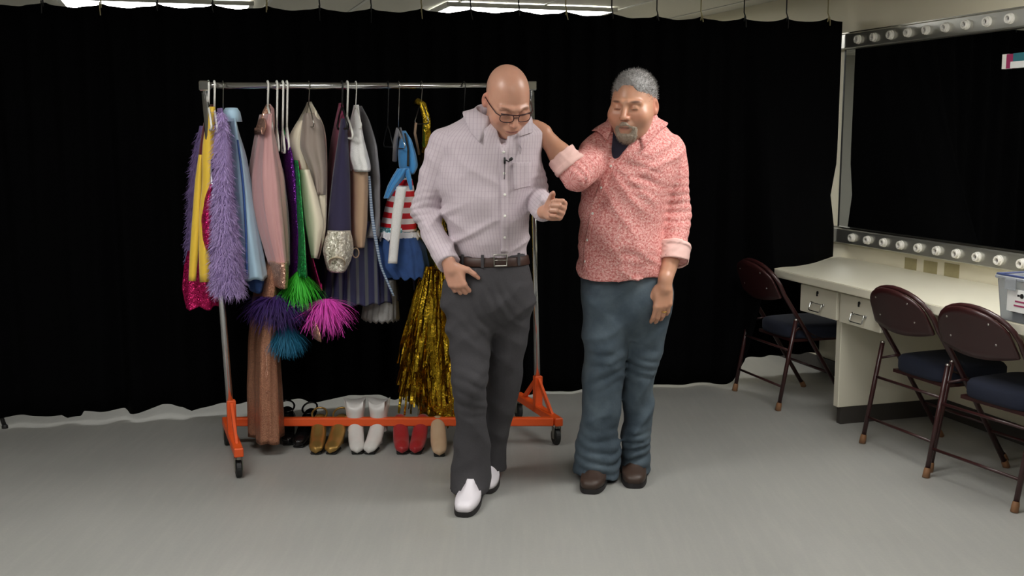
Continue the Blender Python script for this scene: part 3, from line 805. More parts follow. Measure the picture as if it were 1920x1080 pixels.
m, nt, b = nmat('lens_glass'); b.inputs['Transmission Weight'].default_value = 1; b.inputs['Roughness'].default_value = .02; b.inputs['IOR'].default_value = 1.05; nt.links.new(mix_rgb(nt, noise(nt, texco(nt), 5), (.97, .97, .97, 1), (.93, .95, .96, 1)), b.inputs['Base Color']); M['lens'] = m
M['gold'] = plain('gold', (225, 180, 90), .25, 1.0)

def face_tint(V, R, c, sc, skin, lip, brow, stubble=None, crop=None):
    q = (V - c) @ R / sc; A = np.tile(np.array(lin(skin)), (len(V), 1))
    def blend(mask, rgb): A[:, :3] = A[:, :3] * (1 - mask[:, None]) + np.array(lin(rgb)[:3])[None] * mask[:, None]
    front = (q[:, 1] < -.05) & (np.abs(q).max(1) < .2)
    def blob(cc, r, p=2): return np.clip(1.3 - np.sqrt((((q - cc) / r) ** 2).sum(1)), 0, 1) * front
    blend(np.clip(blob((0, -.1, -.030), (.022, .03, .022)) * .35, 0, 1), (205, 120, 100))
    for s in (-1, 1): blend(blob((s * .048, -.07, -.03), (.026, .04, .024)) * .35, (208, 128, 108))
    for s in (-1, 1): blend(np.clip(blob((s * .08, .018, -.002), (.02, .03, .04)) * 0 + (np.sqrt((((q - (s * .082, .018, -.002)) / (.018, .03, .04)) ** 2).sum(1)) < 1) * .4, 0, 1), (206, 120, 104))
    blend(np.clip(blob((0, -.097, -.068), (.022, .012, .0085)) * 1.4, 0, .8), lip)
    blend(np.clip(blob((0, -.1, -.068), (.022, .01, .0022)) * 2, 0, .9), (70, 30, 28))
    for s in (-1, 1):
        blend(np.clip(blob((s * .0325, -.088, -.002), (.013, .012, .0022)) * 1.5, 0, .85), (50, 34, 28))
        blend(np.clip(blob((s * .034, -.084, .026), (.02, .02, .0045)) * 1.3, 0, .85), brow)
    if crop is not None: blend(np.clip((q[:, 1] + .01) / .05, 0, 1) * np.clip((.075 - q[:, 2]) / .03, 0, 1) * np.clip((q[:, 2] + .05) / .03, 0, 1) * (np.abs(q).max(1) < .16) * (np.abs(q[:, 0]) < .081) * .45, crop)
    if stubble is not None: blend(stubble(q), (132, 118, 106))
    return A
def strands(roots, dirs, lens, width, droop=.0, seg=3, jitter=.15, seed=1):
    """thin tapering ribbons as arrays"""
    g = np.random.default_rng(seed); n = len(roots); d = np.asarray(dirs, float); d /= np.linalg.norm(d, axis=1)[:, None]
    side = np.cross(d, g.normal(size=(n, 3))); side /= np.linalg.norm(side, axis=1)[:, None] + 1e-9
    pts = [np.asarray(roots, float)]; cur_d = d
    for j in range(seg):
        cur_d = cur_d + g.normal(size=(n, 3)) * jitter / seg + np.array([0, 0, -droop / seg]); cur_d /= np.linalg.norm(cur_d, axis=1)[:, None]
        pts.append(pts[-1] + cur_d * (np.asarray(lens) / seg)[:, None])
    V = []; w = np.broadcast_to(np.asarray(width, float), (n,))
    for j, p in enumerate(pts):
        ww = (w * (1 - .85 * j / seg) / 2)[:, None]; V += [p - side * ww, p + side * ww]
    V = np.stack(V, 1).reshape(-1, 3); k = 2 * (seg + 1); base = np.arange(n)[:, None] * k
    Fq = np.concatenate([base + np.array([2 * j, 2 * j + 1, 2 * j + 3, 2 * j + 2]) for j in range(seg)], 0).astype(np.int32)
    return V, Fq

def collar(c, R, r_in, gap, h_back, h_front, tip, mat, parent, spread=.022, stand=.012, name='collar', rise=0., sdf=None):
    """folded shirt collar round the neck; R columns: right, back, up"""
    n = 60; V = []; K = 5
    for i in range(n + 1):
        a = -math.pi / 2 + gap / 2 + (2 * math.pi - gap) * i / n; ca, sa = math.cos(a), math.sin(a)
        fr = max(0, -sa); tipw = max(abs(i - n / 2) / (n / 2) - .6, 0) / .4
        rx, ry = r_in[0], r_in[1]
        hb = h_back + (h_front - h_back) * fr ** 2 + tip * tipw ** 2
        zt = rise * (1 - fr)
        for (dr, dz) in ((0, -.02), (.001, stand), (.006, stand + .006), (.013, stand * .3 - hb * .35), (spread + .012 * tipw, -hb)):
            loc = np.array([(rx + dr) * ca, (ry + dr) * sa, dz + zt]); p = c + R @ loc
            lift = .004 + .007 * (dr > .03)
            if sdf is not None and dr > .005:                      # lie on the shirt, not in it
                for _ in range(6):
                    Q = np.array([p, p + (.004, 0, 0), p + (0, .004, 0), p + (0, 0, .004)], f32); d = sdf.ev(Q, p.astype(f32), .05)
                    if d is None or d[0] > lift: break
                    gr = (d[1:] - d[0]) / .004; p = p + gr / (np.linalg.norm(gr) + 1e-6) * (lift + .001 - d[0])
            V.append(p)
    Fs = [(i * K + j, (i + 1) * K + j, (i + 1) * K + j + 1, i * K + j + 1) for i in range(n) for j in range(K - 1)]
    o = link_mesh(name, V, Fs, mat, parent); md = o.modifiers.new('t', 'SOLIDIFY'); md.thickness = .003; md.offset = 0
    return o
def cloth_coords(V, torso, arms):
    """pattern coordinates that follow the body: round and up the trunk, round and along each sleeve"""
    d = torso.ev(V.astype(f32)); cx, cy, a, b = torso.at(V[:, 2]); th = np.arctan2(V[:, 1] - cy, V[:, 0] - cx)
    A = np.stack([th * .165, V[:, 2], np.zeros(len(V))], 1)
    for k, chain in enumerate(arms):
        best = np.full(len(V), 1e9); uv = np.zeros((len(V), 2)); run = 0.; up = None
        for (p, q, r0, r1) in chain:
            p, q = np.asarray(p, float), np.asarray(q, float); ax = q - p; L = np.linalg.norm(ax); ax /= L
            if up is None: up = unit(np.cross(ax, [.3, 1, .1]))
            up = unit(up - ax * (up @ ax)); w = np.cross(ax, up); t = np.clip((V - p) @ ax, 0, L); dv = V - p - t[:, None] * ax
            dist = np.linalg.norm(dv, axis=1) - (r0 + (r1 - r0) * t / L); m_ = dist < best; best[m_] = dist[m_]
            uv[m_] = np.stack([np.arctan2(dv @ w, dv @ up) * .055, run + (V - p) @ ax], 1)[m_]; run += L
        m_ = best < d; A[m_, 0] = uv[m_, 0]; A[m_, 1] = uv[m_, 1]; A[m_, 2] = 1. + k; d = np.minimum(d, best)
    return A
def shoe(name, heel, direc, length, mat, sole_mat, parent, w=.05, ankle=.1, sole_h=.022):
    d = unit([direc[0], direc[1], 0]); r_ = np.array([d[1], -d[0], 0]); heel = np.asarray(heel, float)
    def outline(sc, z, f=1.0):
        pts = []
        for k in range(36):
            a = 2 * math.pi * k / 36; y = .5 - .5 * math.cos(a); s = math.sin(a)
            hw = w * (.66 + .36 * math.sin(min(1, y * 1.15) * math.pi * .55)) * abs(math.sin(a)) ** .55 * (1 if s > 0 else -1)
            pts.append(heel + d * (y * length * f) * 1.0 + r_ * hw * sc + np.array([0, 0, z]))
        return pts
    def stack(rows):
        V = [p for r in rows for p in r]; n = 36; Fs = [tuple(range(n))]
        for i in range(len(rows) - 1):
            for k in range(n): k2 = (k + 1) % n; Fs.append((i * n + k, i * n + k2, (i + 1) * n + k2, (i + 1) * n + k)[::-1])
        Fs.append(tuple((len(rows) - 1) * n + k for k in range(n))[::-1]); return V, Fs
    def shrink(pts, c, s_, z): return [np.array([*(c[:2] + (p[:2] - c[:2]) * s_), z]) for p in pts]
    up_o = outline(.97, sole_h); ca = heel + d * length * .27
    rows = [up_o, outline(.98, sole_h + .015), outline(.95, sole_h + .03, .985)]
    for (mix, z) in ((.3, .052), (.6, .068), (.85, .082), (1, ankle)):
        small = [ca + (p - heel - d * length * .5) * np.array([.5, .5, 0]) * .74 for p in outline(.95, 0)]
        rows.append([np.array([*(a[:2] * (1 - mix) + b_[:2] * mix), z]) for a, b_ in zip(outline(.93, 0, .98), small)])
    V, Fs = stack(rows); o = link_mesh(name, V, Fs, mat, parent)
    V, Fs = stack([outline(1.0, 0.001), outline(1.03, .004), outline(1.03, sole_h - .002), outline(1.0, sole_h)]); s2 = link_mesh('sole', V, Fs, sole_mat, o, smooth=False); autosmooth(s2)
    return o

# ------------------------------------------------------------------ people
from mathutils.bvhtree import BVHTree
def bvh_of(o):
    me = o.data; w = world_origin(o); n = len(me.vertices); co = np.empty(n * 3, np.float32); me.vertices.foreach_get('co', co); co = co.reshape(-1, 3) + w
    return BVHTree.FromPolygons([tuple(map(float, v)) for v in co], [tuple(p.vertices) for p in me.polygons])
def on_surface(bv, px, py):
    d = Vector(unit(ray(px, py))); h = bv.ray_cast(Vector((0, 0, CAM_H)), d)
    return None if h[0] is None else (np.array(h[0]), np.array(h[1]))
def strip_on(bv, line, w, name, mat, parent, off=.002, n=40, thick=.003):
    line = np.array(line, float); t = np.linspace(0, 1, len(line)); pts = []
    for u in np.linspace(0, 1, n):
        h = on_surface(bv, np.interp(u, t, line[:, 0]), np.interp(u, t, line[:, 1]))
        if h: pts.append(h)
    if len(pts) < 3: return None
    Q = np.array([p for p, _ in pts]); N = np.array([q for _, q in pts])
    for _ in range(2): Q[1:-1] = (Q[:-2] + 2 * Q[1:-1] + Q[2:]) / 4; N[1:-1] = (N[:-2] + 2 * N[1:-1] + N[2:]) / 4
    V = []
    for i in range(len(Q)):
        tn = unit(Q[min(i + 1, len(Q) - 1)] - Q[max(i - 1, 0)]); nn = unit(N[i]); sd = np.cross(tn, nn)
        for k in (-1, -.5, 0, .5, 1): V.append(Q[i] + nn * off + sd * k * w)
    Fs = [(i * 5 + k, i * 5 + k + 1, (i + 1) * 5 + k + 1, (i + 1) * 5 + k) for i in range(len(Q) - 1) for k in range(4)]
    o = link_mesh(name, V, Fs, mat, parent); md = o.modifiers.new('t', 'SOLIDIFY'); md.thickness = thick; md.offset = 0; return o
def mesh_bounds(g_pts, pad): A = np.array(g_pts); return A.min(0) - pad, A.max(0) + pad
def band_ring(stk, z0, z1, grow, name, mat, parent, tilt=0.):
    V = []; n = 72
    for k in range(n):
        a = 2 * math.pi * k / n
        for (z, g_) in ((z0, grow * .6), (z0 + .003, grow), (z1 - .003, grow), (z1, grow * .6), (z1, -.01), (z0, -.01)):
            cx, cy, A_, B_ = stk.at(z); V.append((cx + (A_ + g_) * math.cos(a), cy + (B_ + g_) * math.sin(a), z + tilt * math.cos(a)))
    Fs = [(k * 6 + j, ((k + 1) % n) * 6 + j, ((k + 1) % n) * 6 + (j + 1) % 6, k * 6 + (j + 1) % 6) for k in range(n) for j in range(6)]
    return link_mesh(name, V, Fs, mat, parent)
def folds(A=.005, seed=0., kz=10., kx=6., extra=None):
    def f(Q):
        q = Q + seed; w = .05 * np.stack([vnoise(q * 4), vnoise(q * 4 + 7), vnoise(q * 4 + 13)], 1); q = q + w
        r = np.stack([q[:, 0] * .75 + q[:, 2] * .66, q[:, 1], q[:, 2] * .75 - q[:, 0] * .66], 1); r2 = np.stack([q[:, 0] * .8 - q[:, 2] * .6, q[:, 1], q[:, 2] * .8 + q[:, 0] * .6], 1)
        d = A * 1.5 * (np.abs(vnoise(r * np.array([kx * .5, kx * .6, kz * 1.5], f32))) - .3) + A * 1.2 * (np.abs(vnoise(r2 * np.array([kx * .5, kx * .6, kz * 1.3], f32))) - .3)
        d = d + A * .5 * vnoise(q * np.array([kx, kx, kz * .8], f32))
        if extra is not None: d = d + extra(Q)
        return d
    return f
def ring_folds(c, axis, reach, period, A):
    c = np.asarray(c, f32); axis = unit(axis).astype(f32)
    def f(Q):
        v = Q - c; t = v @ axis; r = np.sqrt((v * v).sum(1)); w = np.exp(-(r / reach) ** 2)
        return -A * w * np.abs(np.sin(math.pi * t / period + 1.7 * vnoise(Q * 9)))
    return f

# ---- the bald man -----------------------------------------------------------
man1 = empty('person', (P(905, 900, 4.45)[0], 4.45, 0)); tag(man1, 'bald man in glasses, pale checked shirt and charcoal trousers, looking down mid-step', 'person')
H1 = P(952, 189, 4.36); R1 = rot_zyx(20, 36, -3); S1_ = 1.06
tor1 = STK(rows_px([(222, 892, 978, .085, 4.47), (232, 872, 992, .1, 4.46), (243, 854, 1002, .112), (262, 836, 1008, .125), (300, 826, 1008, .135), (350, 825, 1000, .14), (410, 830, 993, .145), (455, 846, 991, .135), (481, 858, 987, .118)], 4.45))
ra = [P(832, 270, 4.46), P(796, 396, 4.50), P(841, 493, 4.32)]; la = [P(984, 268, 4.48), P(1001, 370, 4.50), P(1026, 395, 4.24)]
ch1 = [(ra[0], ra[1], .064, .056), (ra[1], ra[2], .056, .046)]; ch2 = [(la[0], la[1], .06, .054), (la[1], la[2], .054, .046)]
e1 = ring_folds(ra[1], ra[2] - ra[0], .1, .03, .009); e2 = ring_folds(la[1] + np.array([0, 0, .02]), la[1] - la[0], .09, .028, .009)
e3 = ring_folds(P(930, 470, 4.33), (.3, 0, 1), .16, .035, .005)
sh = G(disp=folds(.0085, 3.3, 11, 8, lambda Q: e1(Q) + e2(Q)))
sh.u(tor1, 0); sh.u(RC(P(850, 262, 4.46), P(905, 232, 4.46), .058, .05), .06); sh.u(RC(P(985, 258, 4.48), P(950, 232, 4.47), .055, .05), .06)
for (p, q, r0, r1) in ch1 + ch2: sh.u(RC(p, q, r0, r1) if q is not ra[2] and q is not la[2] else CY(p, q, r0, r1), .014)
for a_, b_ in ((ra[1], ra[2]), (la[1], la[2])):
    d = unit(b_ - a_); sh.u(CY(b_ - d * .065, b_ + d * .004, .051, .049), .004)
sh.s_(RC(P(936, 205, 4.42), P(944, 268, 4.335), .066, .016), .012); sh.s_(RC(P(930, 200, 4.47), P(930, 232, 4.45), .072, .06), .012)
lo, hi = mesh_bounds([P(755, 205, 4.25), P(1060, 490, 4.7), P(755, 490, 4.1)], .03)
sh1 = sh; V, Fq = surface(sh, lo, hi, .0055); shirt1 = link_mesh('shirt', V, Fq, M['check'], man1); set_attr(shirt1, 'cloth', cloth_coords(V, tor1, [ch1, ch2]))
pel1 = STK(rows_px([(472, 860, 987, .118), (500, 850, 992, .125), (540, 832, 998, .13), (570, 834, 995, .125), (595, 850, 980, .10), (615, 875, 955, .06)], 4.45))
k1 = ring_folds(P(884, 735, 4.32), (.4, 0, 1), .1, .05, .008); k2 = ring_folds(P(915, 580, 4.33), (.9, 0, .5), .11, .04, .008)
tr = G(disp=folds(.009, 8.1, 9, 6, lambda Q: k1(Q) + k2(Q))); tr.u(pel1, 0)
tr.u(STK(rows_px([(535, 836, 915, .095, 4.44), (560, 830, 924, .10, 4.43), (600, 834, 929, .1, 4.42), (650, 841, 923, .095, 4.40), (700, 848, 917, .085, 4.37), (760, 851, 917, .08, 4.38), (824, 850, 919, .08, 4.40), (880, 847, 919, .08, 4.41), (918, 842, 916, .088, 4.39)])), .03)
tr.u(STK(rows_px([(535, 925, 994, .095, 4.46), (560, 929, 998, .1, 4.47), (600, 921, 995, .1, 4.48), (660, 917, 985, .092, 4.5), (735, 910, 973, .085, 4.54), (824, 900, 950, .08, 4.62), (878, 893, 949, .085, 4.65)])), .03)
lo, hi = mesh_bounds([P(820, 465, 4.3), P(1005, 880, 4.75), (P(850, 900, 4.2)[0], 4.25, .02)], .03)
V, Fq = surface(tr, lo, hi, .0075); trous1 = link_mesh('trousers', V, Fq, M['charcoal'], man1)
z0 = P(930, 501, 4.33)[2]; belt1 = band_ring(pel1, z0, z0 + .036, .006, 'belt', M['belt'], man1)
# body
N1c = H1 + R1 @ (np.array([0, .025, -.075]) * S1_)
bd = G(); bd.u(head_sdf(R1, H1, S1_, 1.08), 0)
bd.u(RC(N1c, P(930, 255, 4.47), .061, .068), .035); bd.u(RC(P(915, 290, 4.46), P(915, 470, 4.45), .1, .085), .05); bd.u(RC(P(870, 270, 4.46), P(965, 270, 4.46), .055), .05)
bd.u(RC(ra[0], ra[1], .04), .03); bd.u(RC(ra[1], ra[2], .04, .027), .02); bd.u(RC(la[0], la[1], .04), .03); bd.u(RC(la[1], la[2], .04, .027), .02)
bd.u(RC(P(915, 480, 4.45), P(915, 545, 4.45), .085), .05)
bd.u(RC(P(885, 550, 4.44), P(883, 700, 4.38), .065, .05), .04); bd.u(RC(P(883, 700, 4.38), P(882, 905, 4.41), .045, .032), .03)
bd.u(RC(P(955, 550, 4.46), P(940, 735, 4.54), .065, .05), .04); bd.u(RC(P(940, 735, 4.54), P(920, 868, 4.65), .045, .032), .03)
hr = hand_sdf(ra[2] + unit(ra[2] - ra[1]) * .02, (.36, -.05, -.93), (-.25, -.95, -.05), -1, ((42, 62, 30), (38, 55, 30), (36, 50, 28), (34, 45, 25)), (((.75, .55, -.1), .042, .015, .0125), ((.5, .8, -.25), .03, .012, .0108), ((.3, .85, -.45), .026, .0105, .008)))
hl = hand_sdf(la[2] + unit(la[2] - la[1]) * .02, (.62, -.72, .1), (.75, .6, -.25), 1, ((52, 88, 45), (62, 92, 50), (68, 92, 52), (72, 90, 50)), (((.5, .55, -.3), .036, .0155, .013), ((.3, .75, -.55), .028, .0125, .011), ((.1, .8, -.6), .022, .011, .0085)), sc=1.0)
bd.u(hr, .01); bd.u(hl, .01)
lo, hi = mesh_bounds([P(770, 115, 4.3), P(1075, 560, 4.7), P(1075, 430, 4.02), (P(850, 900, 4.2)[0], 4.3, .03)], .03)
V, Fq = surface(bd, lo, hi, .0038); V = relax(V, Fq, 1, .3)
body1 = link_mesh('body', V, Fq, M['skin'], man1); set_attr(body1, 'tint', face_tint(V, R1, H1, S1_, (206, 156, 132), (186, 104, 96), (120, 88, 70), crop=(150, 128, 112)))
bv = bvh_of(shirt1)
cR = rot_zyx(14, 16); collar(P(929, 222, 4.445), cR, (.075, .08), 1.25, .034, .055, .03, M['check'], shirt1, spread=.038, stand=.02, rise=.012, sdf=sh1)
strip_on(bv, [(944, 268), (944, 330), (946, 400), (946, 474)], .0155, 'placket', M['check'], shirt1)
for (x, y) in ((944, 285), (945, 325), (946, 365), (946, 405), (946, 445)):
    h = on_surface(bv, x, y)
    if h: MB().lathe(h[0] + h[1] * .003, h[1], [(0, .0055), (.002, .0055), (.003, .004), (.0025, 0)], 12).build('button', M['white_plastic'], shirt1, smooth=True)
strip_on(bv, [(978, 305), (979, 330), (979, 352)], .042, 'chest_pocket', M['check'], shirt1, off=.0015, thick=.0012)
for o_ in list(shirt1.children):
    if o_.name.startswith(('collar', 'placket', 'chest')):
        n_ = len(o_.data.vertices); co = np.empty(n_ * 3, np.float32); o_.data.vertices.foreach_get('co', co); co = co.reshape(-1, 3)
        set_attr(o_, 'cloth', np.stack([co[:, 0], co[:, 2], co[:, 1] * 0], 1))
h = on_surface(bv, 947, 300); mc = h[0] + h[1] * .012
mic = MB().tube([mc, mc + np.array([.012, -.004, -.006]), mc + np.array([.022, -.003, .004])], .003, 8).lathe(mc + np.array([.02, -.003, .003]), (.8, 0, .6), [(-.008, .003), (-.005, .0062), (.003, .0066), (.008, .005), (.0095, 0)], 14).box(mc - np.array([.004, -.004, .002]), (.004, .006, .012)).build('lapel_microphone', M['black_plastic'], man1, smooth=True)
MB().tube([mc - np.array([.004, -.008, .01]), P(946, 330, 4.3) + np.array([0, .012, 0]), P(944, 350, 4.3) + np.array([0, .03, 0])], .0015, 6).build('microphone_cable', M['black_plastic'], mic, smooth=True)
bvb = bvh_of(belt1); h = on_surface(bvb, 938, 488)
if h:
    n_ = unit(h[1] * np.array([1, 1, 0])); sx = unit(np.cross([0, 0, 1], n_)); c = h[0] + n_ * .004; w2, h2 = .026, .0225
    loop = [c + sx * a * w2 + Z3 * b_ * h2 for a, b_ in ((-1, -1), (1, -1), (1, 1), (-1, 1))]
    MB().tube(loop + [loop[0]], .0032, 8).tube([c - sx * w2 + n_ * .002, c + sx * w2 + n_ * .002], .002, 6).build('buckle', M['steel'], belt1, smooth=True)
    for (x, y) in ((868, 489), (905, 490), (972, 486)):
        h3 = on_surface(bvb, x, y)
        if h3: nn = unit(h3[1] * np.array([1, 1, 0])); MB().box(h3[0] + nn * .003, (.006, .003, .026), (np.cross([0, 0, 1], nn), nn, Z3), .001).build('belt_loop', M['charcoal'], trous1)
# glasses
def gl(x, y, z): return H1 + R1 @ (np.array([x, y, z]) * S1_)
sp_ = empty('glasses', tuple(H1 - world_origin(man1))); sp_.parent = man1
for s in (-1, 1):
    loop = []
    for k in range(28):
        a = 2 * math.pi * k / 28; ca, sa = math.cos(a), math.sin(a)
        loop.append(gl(s * .034 + .0245 * abs(ca) ** .6 * np.sign(ca), -.112 + .012 * (abs(s * .034 + .0245 * ca) / .06) ** 2, -.002 + .0165 * abs(sa) ** .65 * np.sign(sa)))
    MB().tube(loop, .0018, 8, closed=True).build('rim', M['specs'], sp_, smooth=True)
    link_mesh('lens', loop, [tuple(range(28))], M['lens'], sp_, smooth=False)
    MB().tube([gl(s * .058, -.1, .006), gl(s * .071, -.085, .008), gl(s * .08, -.03, .008), gl(s * .084, .012, .01), gl(s * .082, .034, -.012)], .0021, 8).build('temple', M['specs'], sp_, smooth=True)
MB().tube([gl(-.0095, -.113, .003), gl(0, -.117, .006), gl(.0095, -.113, .003)], .0018, 8).build('bridge', M['specs'], sp_, smooth=True)
MB().tube([gl(-.058, -.101, .0155), gl(-.03, -.112, .0165), gl(0, -.115, .014), gl(.03, -.112, .0165), gl(.058, -.101, .0155)], .0026, 8).build('brow_bar', M['specs'], sp_, smooth=True)
M['white_leather'] = plain('white_leather', (232, 226, 232), .4, var=.03); M['dark_sole'] = plain('dark_sole', (24, 20, 22), .6); M['brown_leather'] = plain('dark_brown_leather', (60, 44, 36), .5)
toe = PZ(868, 971, 0); heel = np.array([P(882, 905, 4.41)[0] + .02, 4.455, 0]); shoe('shoe', heel, (toe - heel), np.linalg.norm(toe - heel), M['white_leather'], M['dark_sole'], man1)
heel = np.array([P(922, 868, 4.67)[0], 4.71, 0]); shoe('shoe', heel, (-.08, -1, 0), .29, M['white_leather'], M['dark_sole'], man1)

# ---- the grey-haired man ------------------------------------------------------
man2 = empty('person', (P(1165, 890, 4.67)[0], 4.67, 0)); tag(man2, 'grey-haired bearded man in coral floral shirt and jeans, hand on the other man\'s shoulder', 'person')
H2 = P(1187, 198, 4.58); R2 = rot_zyx(-24, 9, 2); S2_ = 1.1
tor2 = STK(rows_px([(226, 1150, 1222, .075, 4.67), (242, 1128, 1246, .10), (270, 1104, 1272, .14), (315, 1094, 1270, .16), (370, 1088, 1256, .175), (430, 1085, 1242, .185), (485, 1083, 1245, .188), (517, 1081, 1250, .185)], 4.66))
rb = [P(1252, 288, 4.68), P(1266, 395, 4.70), P(1262, 489, 4.59)]; lb = [P(1122, 290, 4.62), P(1082, 328, 4.45), P(1013, 244, 4.49)]
lcut = lb[1] + (lb[2] - lb[1]) * .42
cg1 = [(rb[0], rb[1], .078, .068), (rb[1], rb[2], .063, .056)]; cg2 = [(lb[0], lb[1], .078, .062), (lb[1], lcut, .056, .050)]
f1 = ring_folds(rb[1], (0, 0, 1), .12, .034, .008); f2 = ring_folds(lb[1], lb[0] - lb[1], .1, .03, .009); f3 = ring_folds(P(1205, 335, 4.5), (.45, 0, 1), .09, .045, .005); f4 = ring_folds(P(1190, 475, 4.48), (-.25, 0, 1), .1, .05, .003)
sh = G(disp=folds(.0085, 11.7, 12, 8, lambda Q: f1(Q) + f2(Q) + f3(Q) + f4(Q)))
sh.u(tor2, 0); sh.u(RC(P(1240, 280, 4.67), P(1205, 242, 4.67), .07, .06), .07); sh.u(RC(P(1130, 288, 4.65), P(1162, 262, 4.66), .066, .05), .07)
sh.u(RC(*cg1[0]), .014); sh.u(CY(*cg1[1]), .014); sh.u(RC(*cg2[0]), .02); sh.u(CY(*cg2[1]), .02)
sh.s_(RC(P(1170, 236, 4.55), P(1151, 300, 4.515), .062, .014), .01); sh.s_(RC(P(1186, 205, 4.66), P(1184, 238, 4.64), .088, .075), .012)
lo, hi = mesh_bounds([P(1030, 215, 4.3), P(1315, 525, 4.9)], .03)
sh2 = sh; V, Fq = surface(sh, lo, hi, .0055); shirt2 = link_mesh('shirt', V, Fq, M['floral'], man2); set_attr(shirt2, 'cloth', cloth_coords(V, tor2, [cg1, cg2]))
ts = G(disp=None); ts.u(STK([(z, cx, cy, a - .016, b_ - .016) for (z, cx, cy, a, b_) in rows_px([(230, 1148, 1222, .085, 4.66), (245, 1128, 1246, .11), (272, 1106, 1270, .14), (315, 1096, 1268, .158), (360, 1092, 1258, .17)], 4.66)]), 0)
lo, hi = mesh_bounds([P(1085, 220, 4.4), P(1285, 370, 4.9)], .02); V, Fq = surface(ts, lo, hi, .007); link_mesh('undershirt', V, Fq, M['navy_tee'], man2)
for (a_, b_, r0) in ((rb[1], rb[2], .067), (lb[1], lcut, .062)):
    d = unit(b_ - a_); cf = G(disp=folds(.003, 5.5, 40, 30)); L_ = .075 if a_ is rb[1] else .06
    cf.u(CY(b_ - d * L_, b_ + d * .008, r0 + .004, r0), 0); cf.u(CY(b_ - d * (L_ - .004), b_ - d * (L_ - .02), r0 + .008, r0 + .007), .006); cf.s_(CY(b_ - d * .004, b_ + d * .03, r0 - .008, r0 - .008), .003)
    lo, hi = mesh_bounds([b_ - d * L_, b_], .09); V, Fq = surface(cf, lo, hi, .004); link_mesh('rolled_cuff', V, Fq, M['floral_inside'], shirt2)
pel2 = STK(rows_px([(488, 1094, 1236, .15), (540, 1091, 1258, .155), (575, 1094, 1256, .152), (605, 1110, 1240, .12), (630, 1135, 1212, .07)], 4.66))
k3 = ring_folds(P(1130, 690, 4.53), (-.3, 0, 1), .09, .05, .01); k4 = ring_folds(P(1200, 690, 4.6), (.35, 0, 1), .09, .05, .01); k5 = ring_folds(P(1115, 860, 4.55), (.2, 0, 1), .12, .045, .011); k6 = ring_folds(P(1190, 850, 4.62), (-.2, 0, 1), .11, .045, .011)
tr = G(disp=folds(.011, 21.3, 9, 6, lambda Q: k3(Q) + k4(Q) + k5(Q) + k6(Q))); tr.u(pel2, 0)
tr.u(STK(rows_px([(550, 1094, 1168, .12, 4.64), (580, 1091, 1176, .12, 4.63), (650, 1096, 1174, .11, 4.62), (700, 1093, 1169, .1, 4.62), (760, 1094, 1162, .1, 4.63), (830, 1080, 1159, .1, 4.63), (888, 1070, 1157, .108, 4.63)])), .02)
tr.u(STK(rows_px([(550, 1176, 1256, .12, 4.68), (580, 1172, 1256, .12, 4.69), (650, 1169, 1243, .11, 4.70), (700, 1167, 1232, .1, 4.70), (760, 1167, 1224, .1, 4.71), (830, 1166, 1217, .1, 4.72), (878, 1162, 1218, .105, 4.73)])), .02)
lo, hi = mesh_bounds([P(1060, 480, 4.45), P(1275, 880, 4.9), (P(1080, 880, 4.6)[0], 4.6, .03)], .03)
V, Fq = surface(tr, lo, hi, .0075); jeans = link_mesh('jeans', V, Fq, M['denim'], man2)
N2c = H2 + R2 @ (np.array([0, .028, -.07]) * S2_)
bd = G(); bd.u(head_sdf(R2, H2, S2_, 1.2), 0)
bd.u(EL(H2 + R2 @ (np.array([0, -.03, -.1]) * S2_), (.055, .05, .03)), .03)
bd.u(RC(N2c, P(1183, 258, 4.67), .068, .072), .03); bd.u(RC(P(1175, 310, 4.67), P(1165, 480, 4.66), .11, .11), .05); bd.u(RC(P(1135, 285, 4.65), P(1240, 285, 4.68), .05), .05)
bd.u(RC(rb[0], rb[1], .045), .03); wr2 = P(1247, 526, 4.53); bd.u(RC(rb[1], P(1262, 470, 4.605), .046, .044), .02); bd.u(RC(P(1262, 470, 4.605), wr2, .043, .03), .02)
bd.u(RC(lb[0], lb[1], .045), .03); bd.u(RC(lb[1], lb[1] + (lb[2] - lb[1]) * .45, .05, .045), .02); bd.u(RC(lb[1] + (lb[2] - lb[1]) * .45, lb[2], .045, .03), .02)
bd.u(RC(P(1168, 490, 4.66), P(1168, 560, 4.66), .11), .05)
bd.u(RC(P(1133, 570, 4.63), P(1130, 700, 4.62), .07, .055), .04); bd.u(RC(P(1130, 700, 4.62), P(1120, 875, 4.64), .05, .034), .03)
bd.u(RC(P(1213, 570, 4.69), P(1200, 700, 4.70), .07, .055), .04); bd.u(RC(P(1200, 700, 4.70), P(1190, 862, 4.73), .045, .03), .03)
hw = hand_sdf(wr2 + np.array([-.002, -.008, -.022]), (-.1, -.16, -1), (.12, -.95, .1), 1, ((24, 28, 14), (26, 32, 16), (28, 34, 16), (30, 34, 16)), (((.55, .8, -.2), .045, .0155, .013), ((.2, .95, -.25), .033, .0125, .011), ((.1, .95, -.35), .028, .011, .0085)), sc=1.06)
hs = hand_sdf(lb[2] + unit(lb[2] - lb[1]) * .012, (-.80, .1, .42), (.35, -.35, .85), -1, ((20, 28, 22), (22, 30, 24), (24, 32, 24), (26, 34, 24)), (((.5, .75, -.3), .045, .0155, .013), ((.35, .9, -.3), .033, .0125, .011), ((.2, .9, -.4), .028, .011, .0085)), sc=1.02)
bd.u(hw, .01); bd.u(hs, .01)
lo, hi = mesh_bounds([P(960, 120, 4.35), P(1310, 610, 4.9), (P(1090, 880, 4.6)[0], 4.5, .03)], .03)
V, Fq = surface(bd, lo, hi, .0038); V = relax(V, Fq, 1, .3)
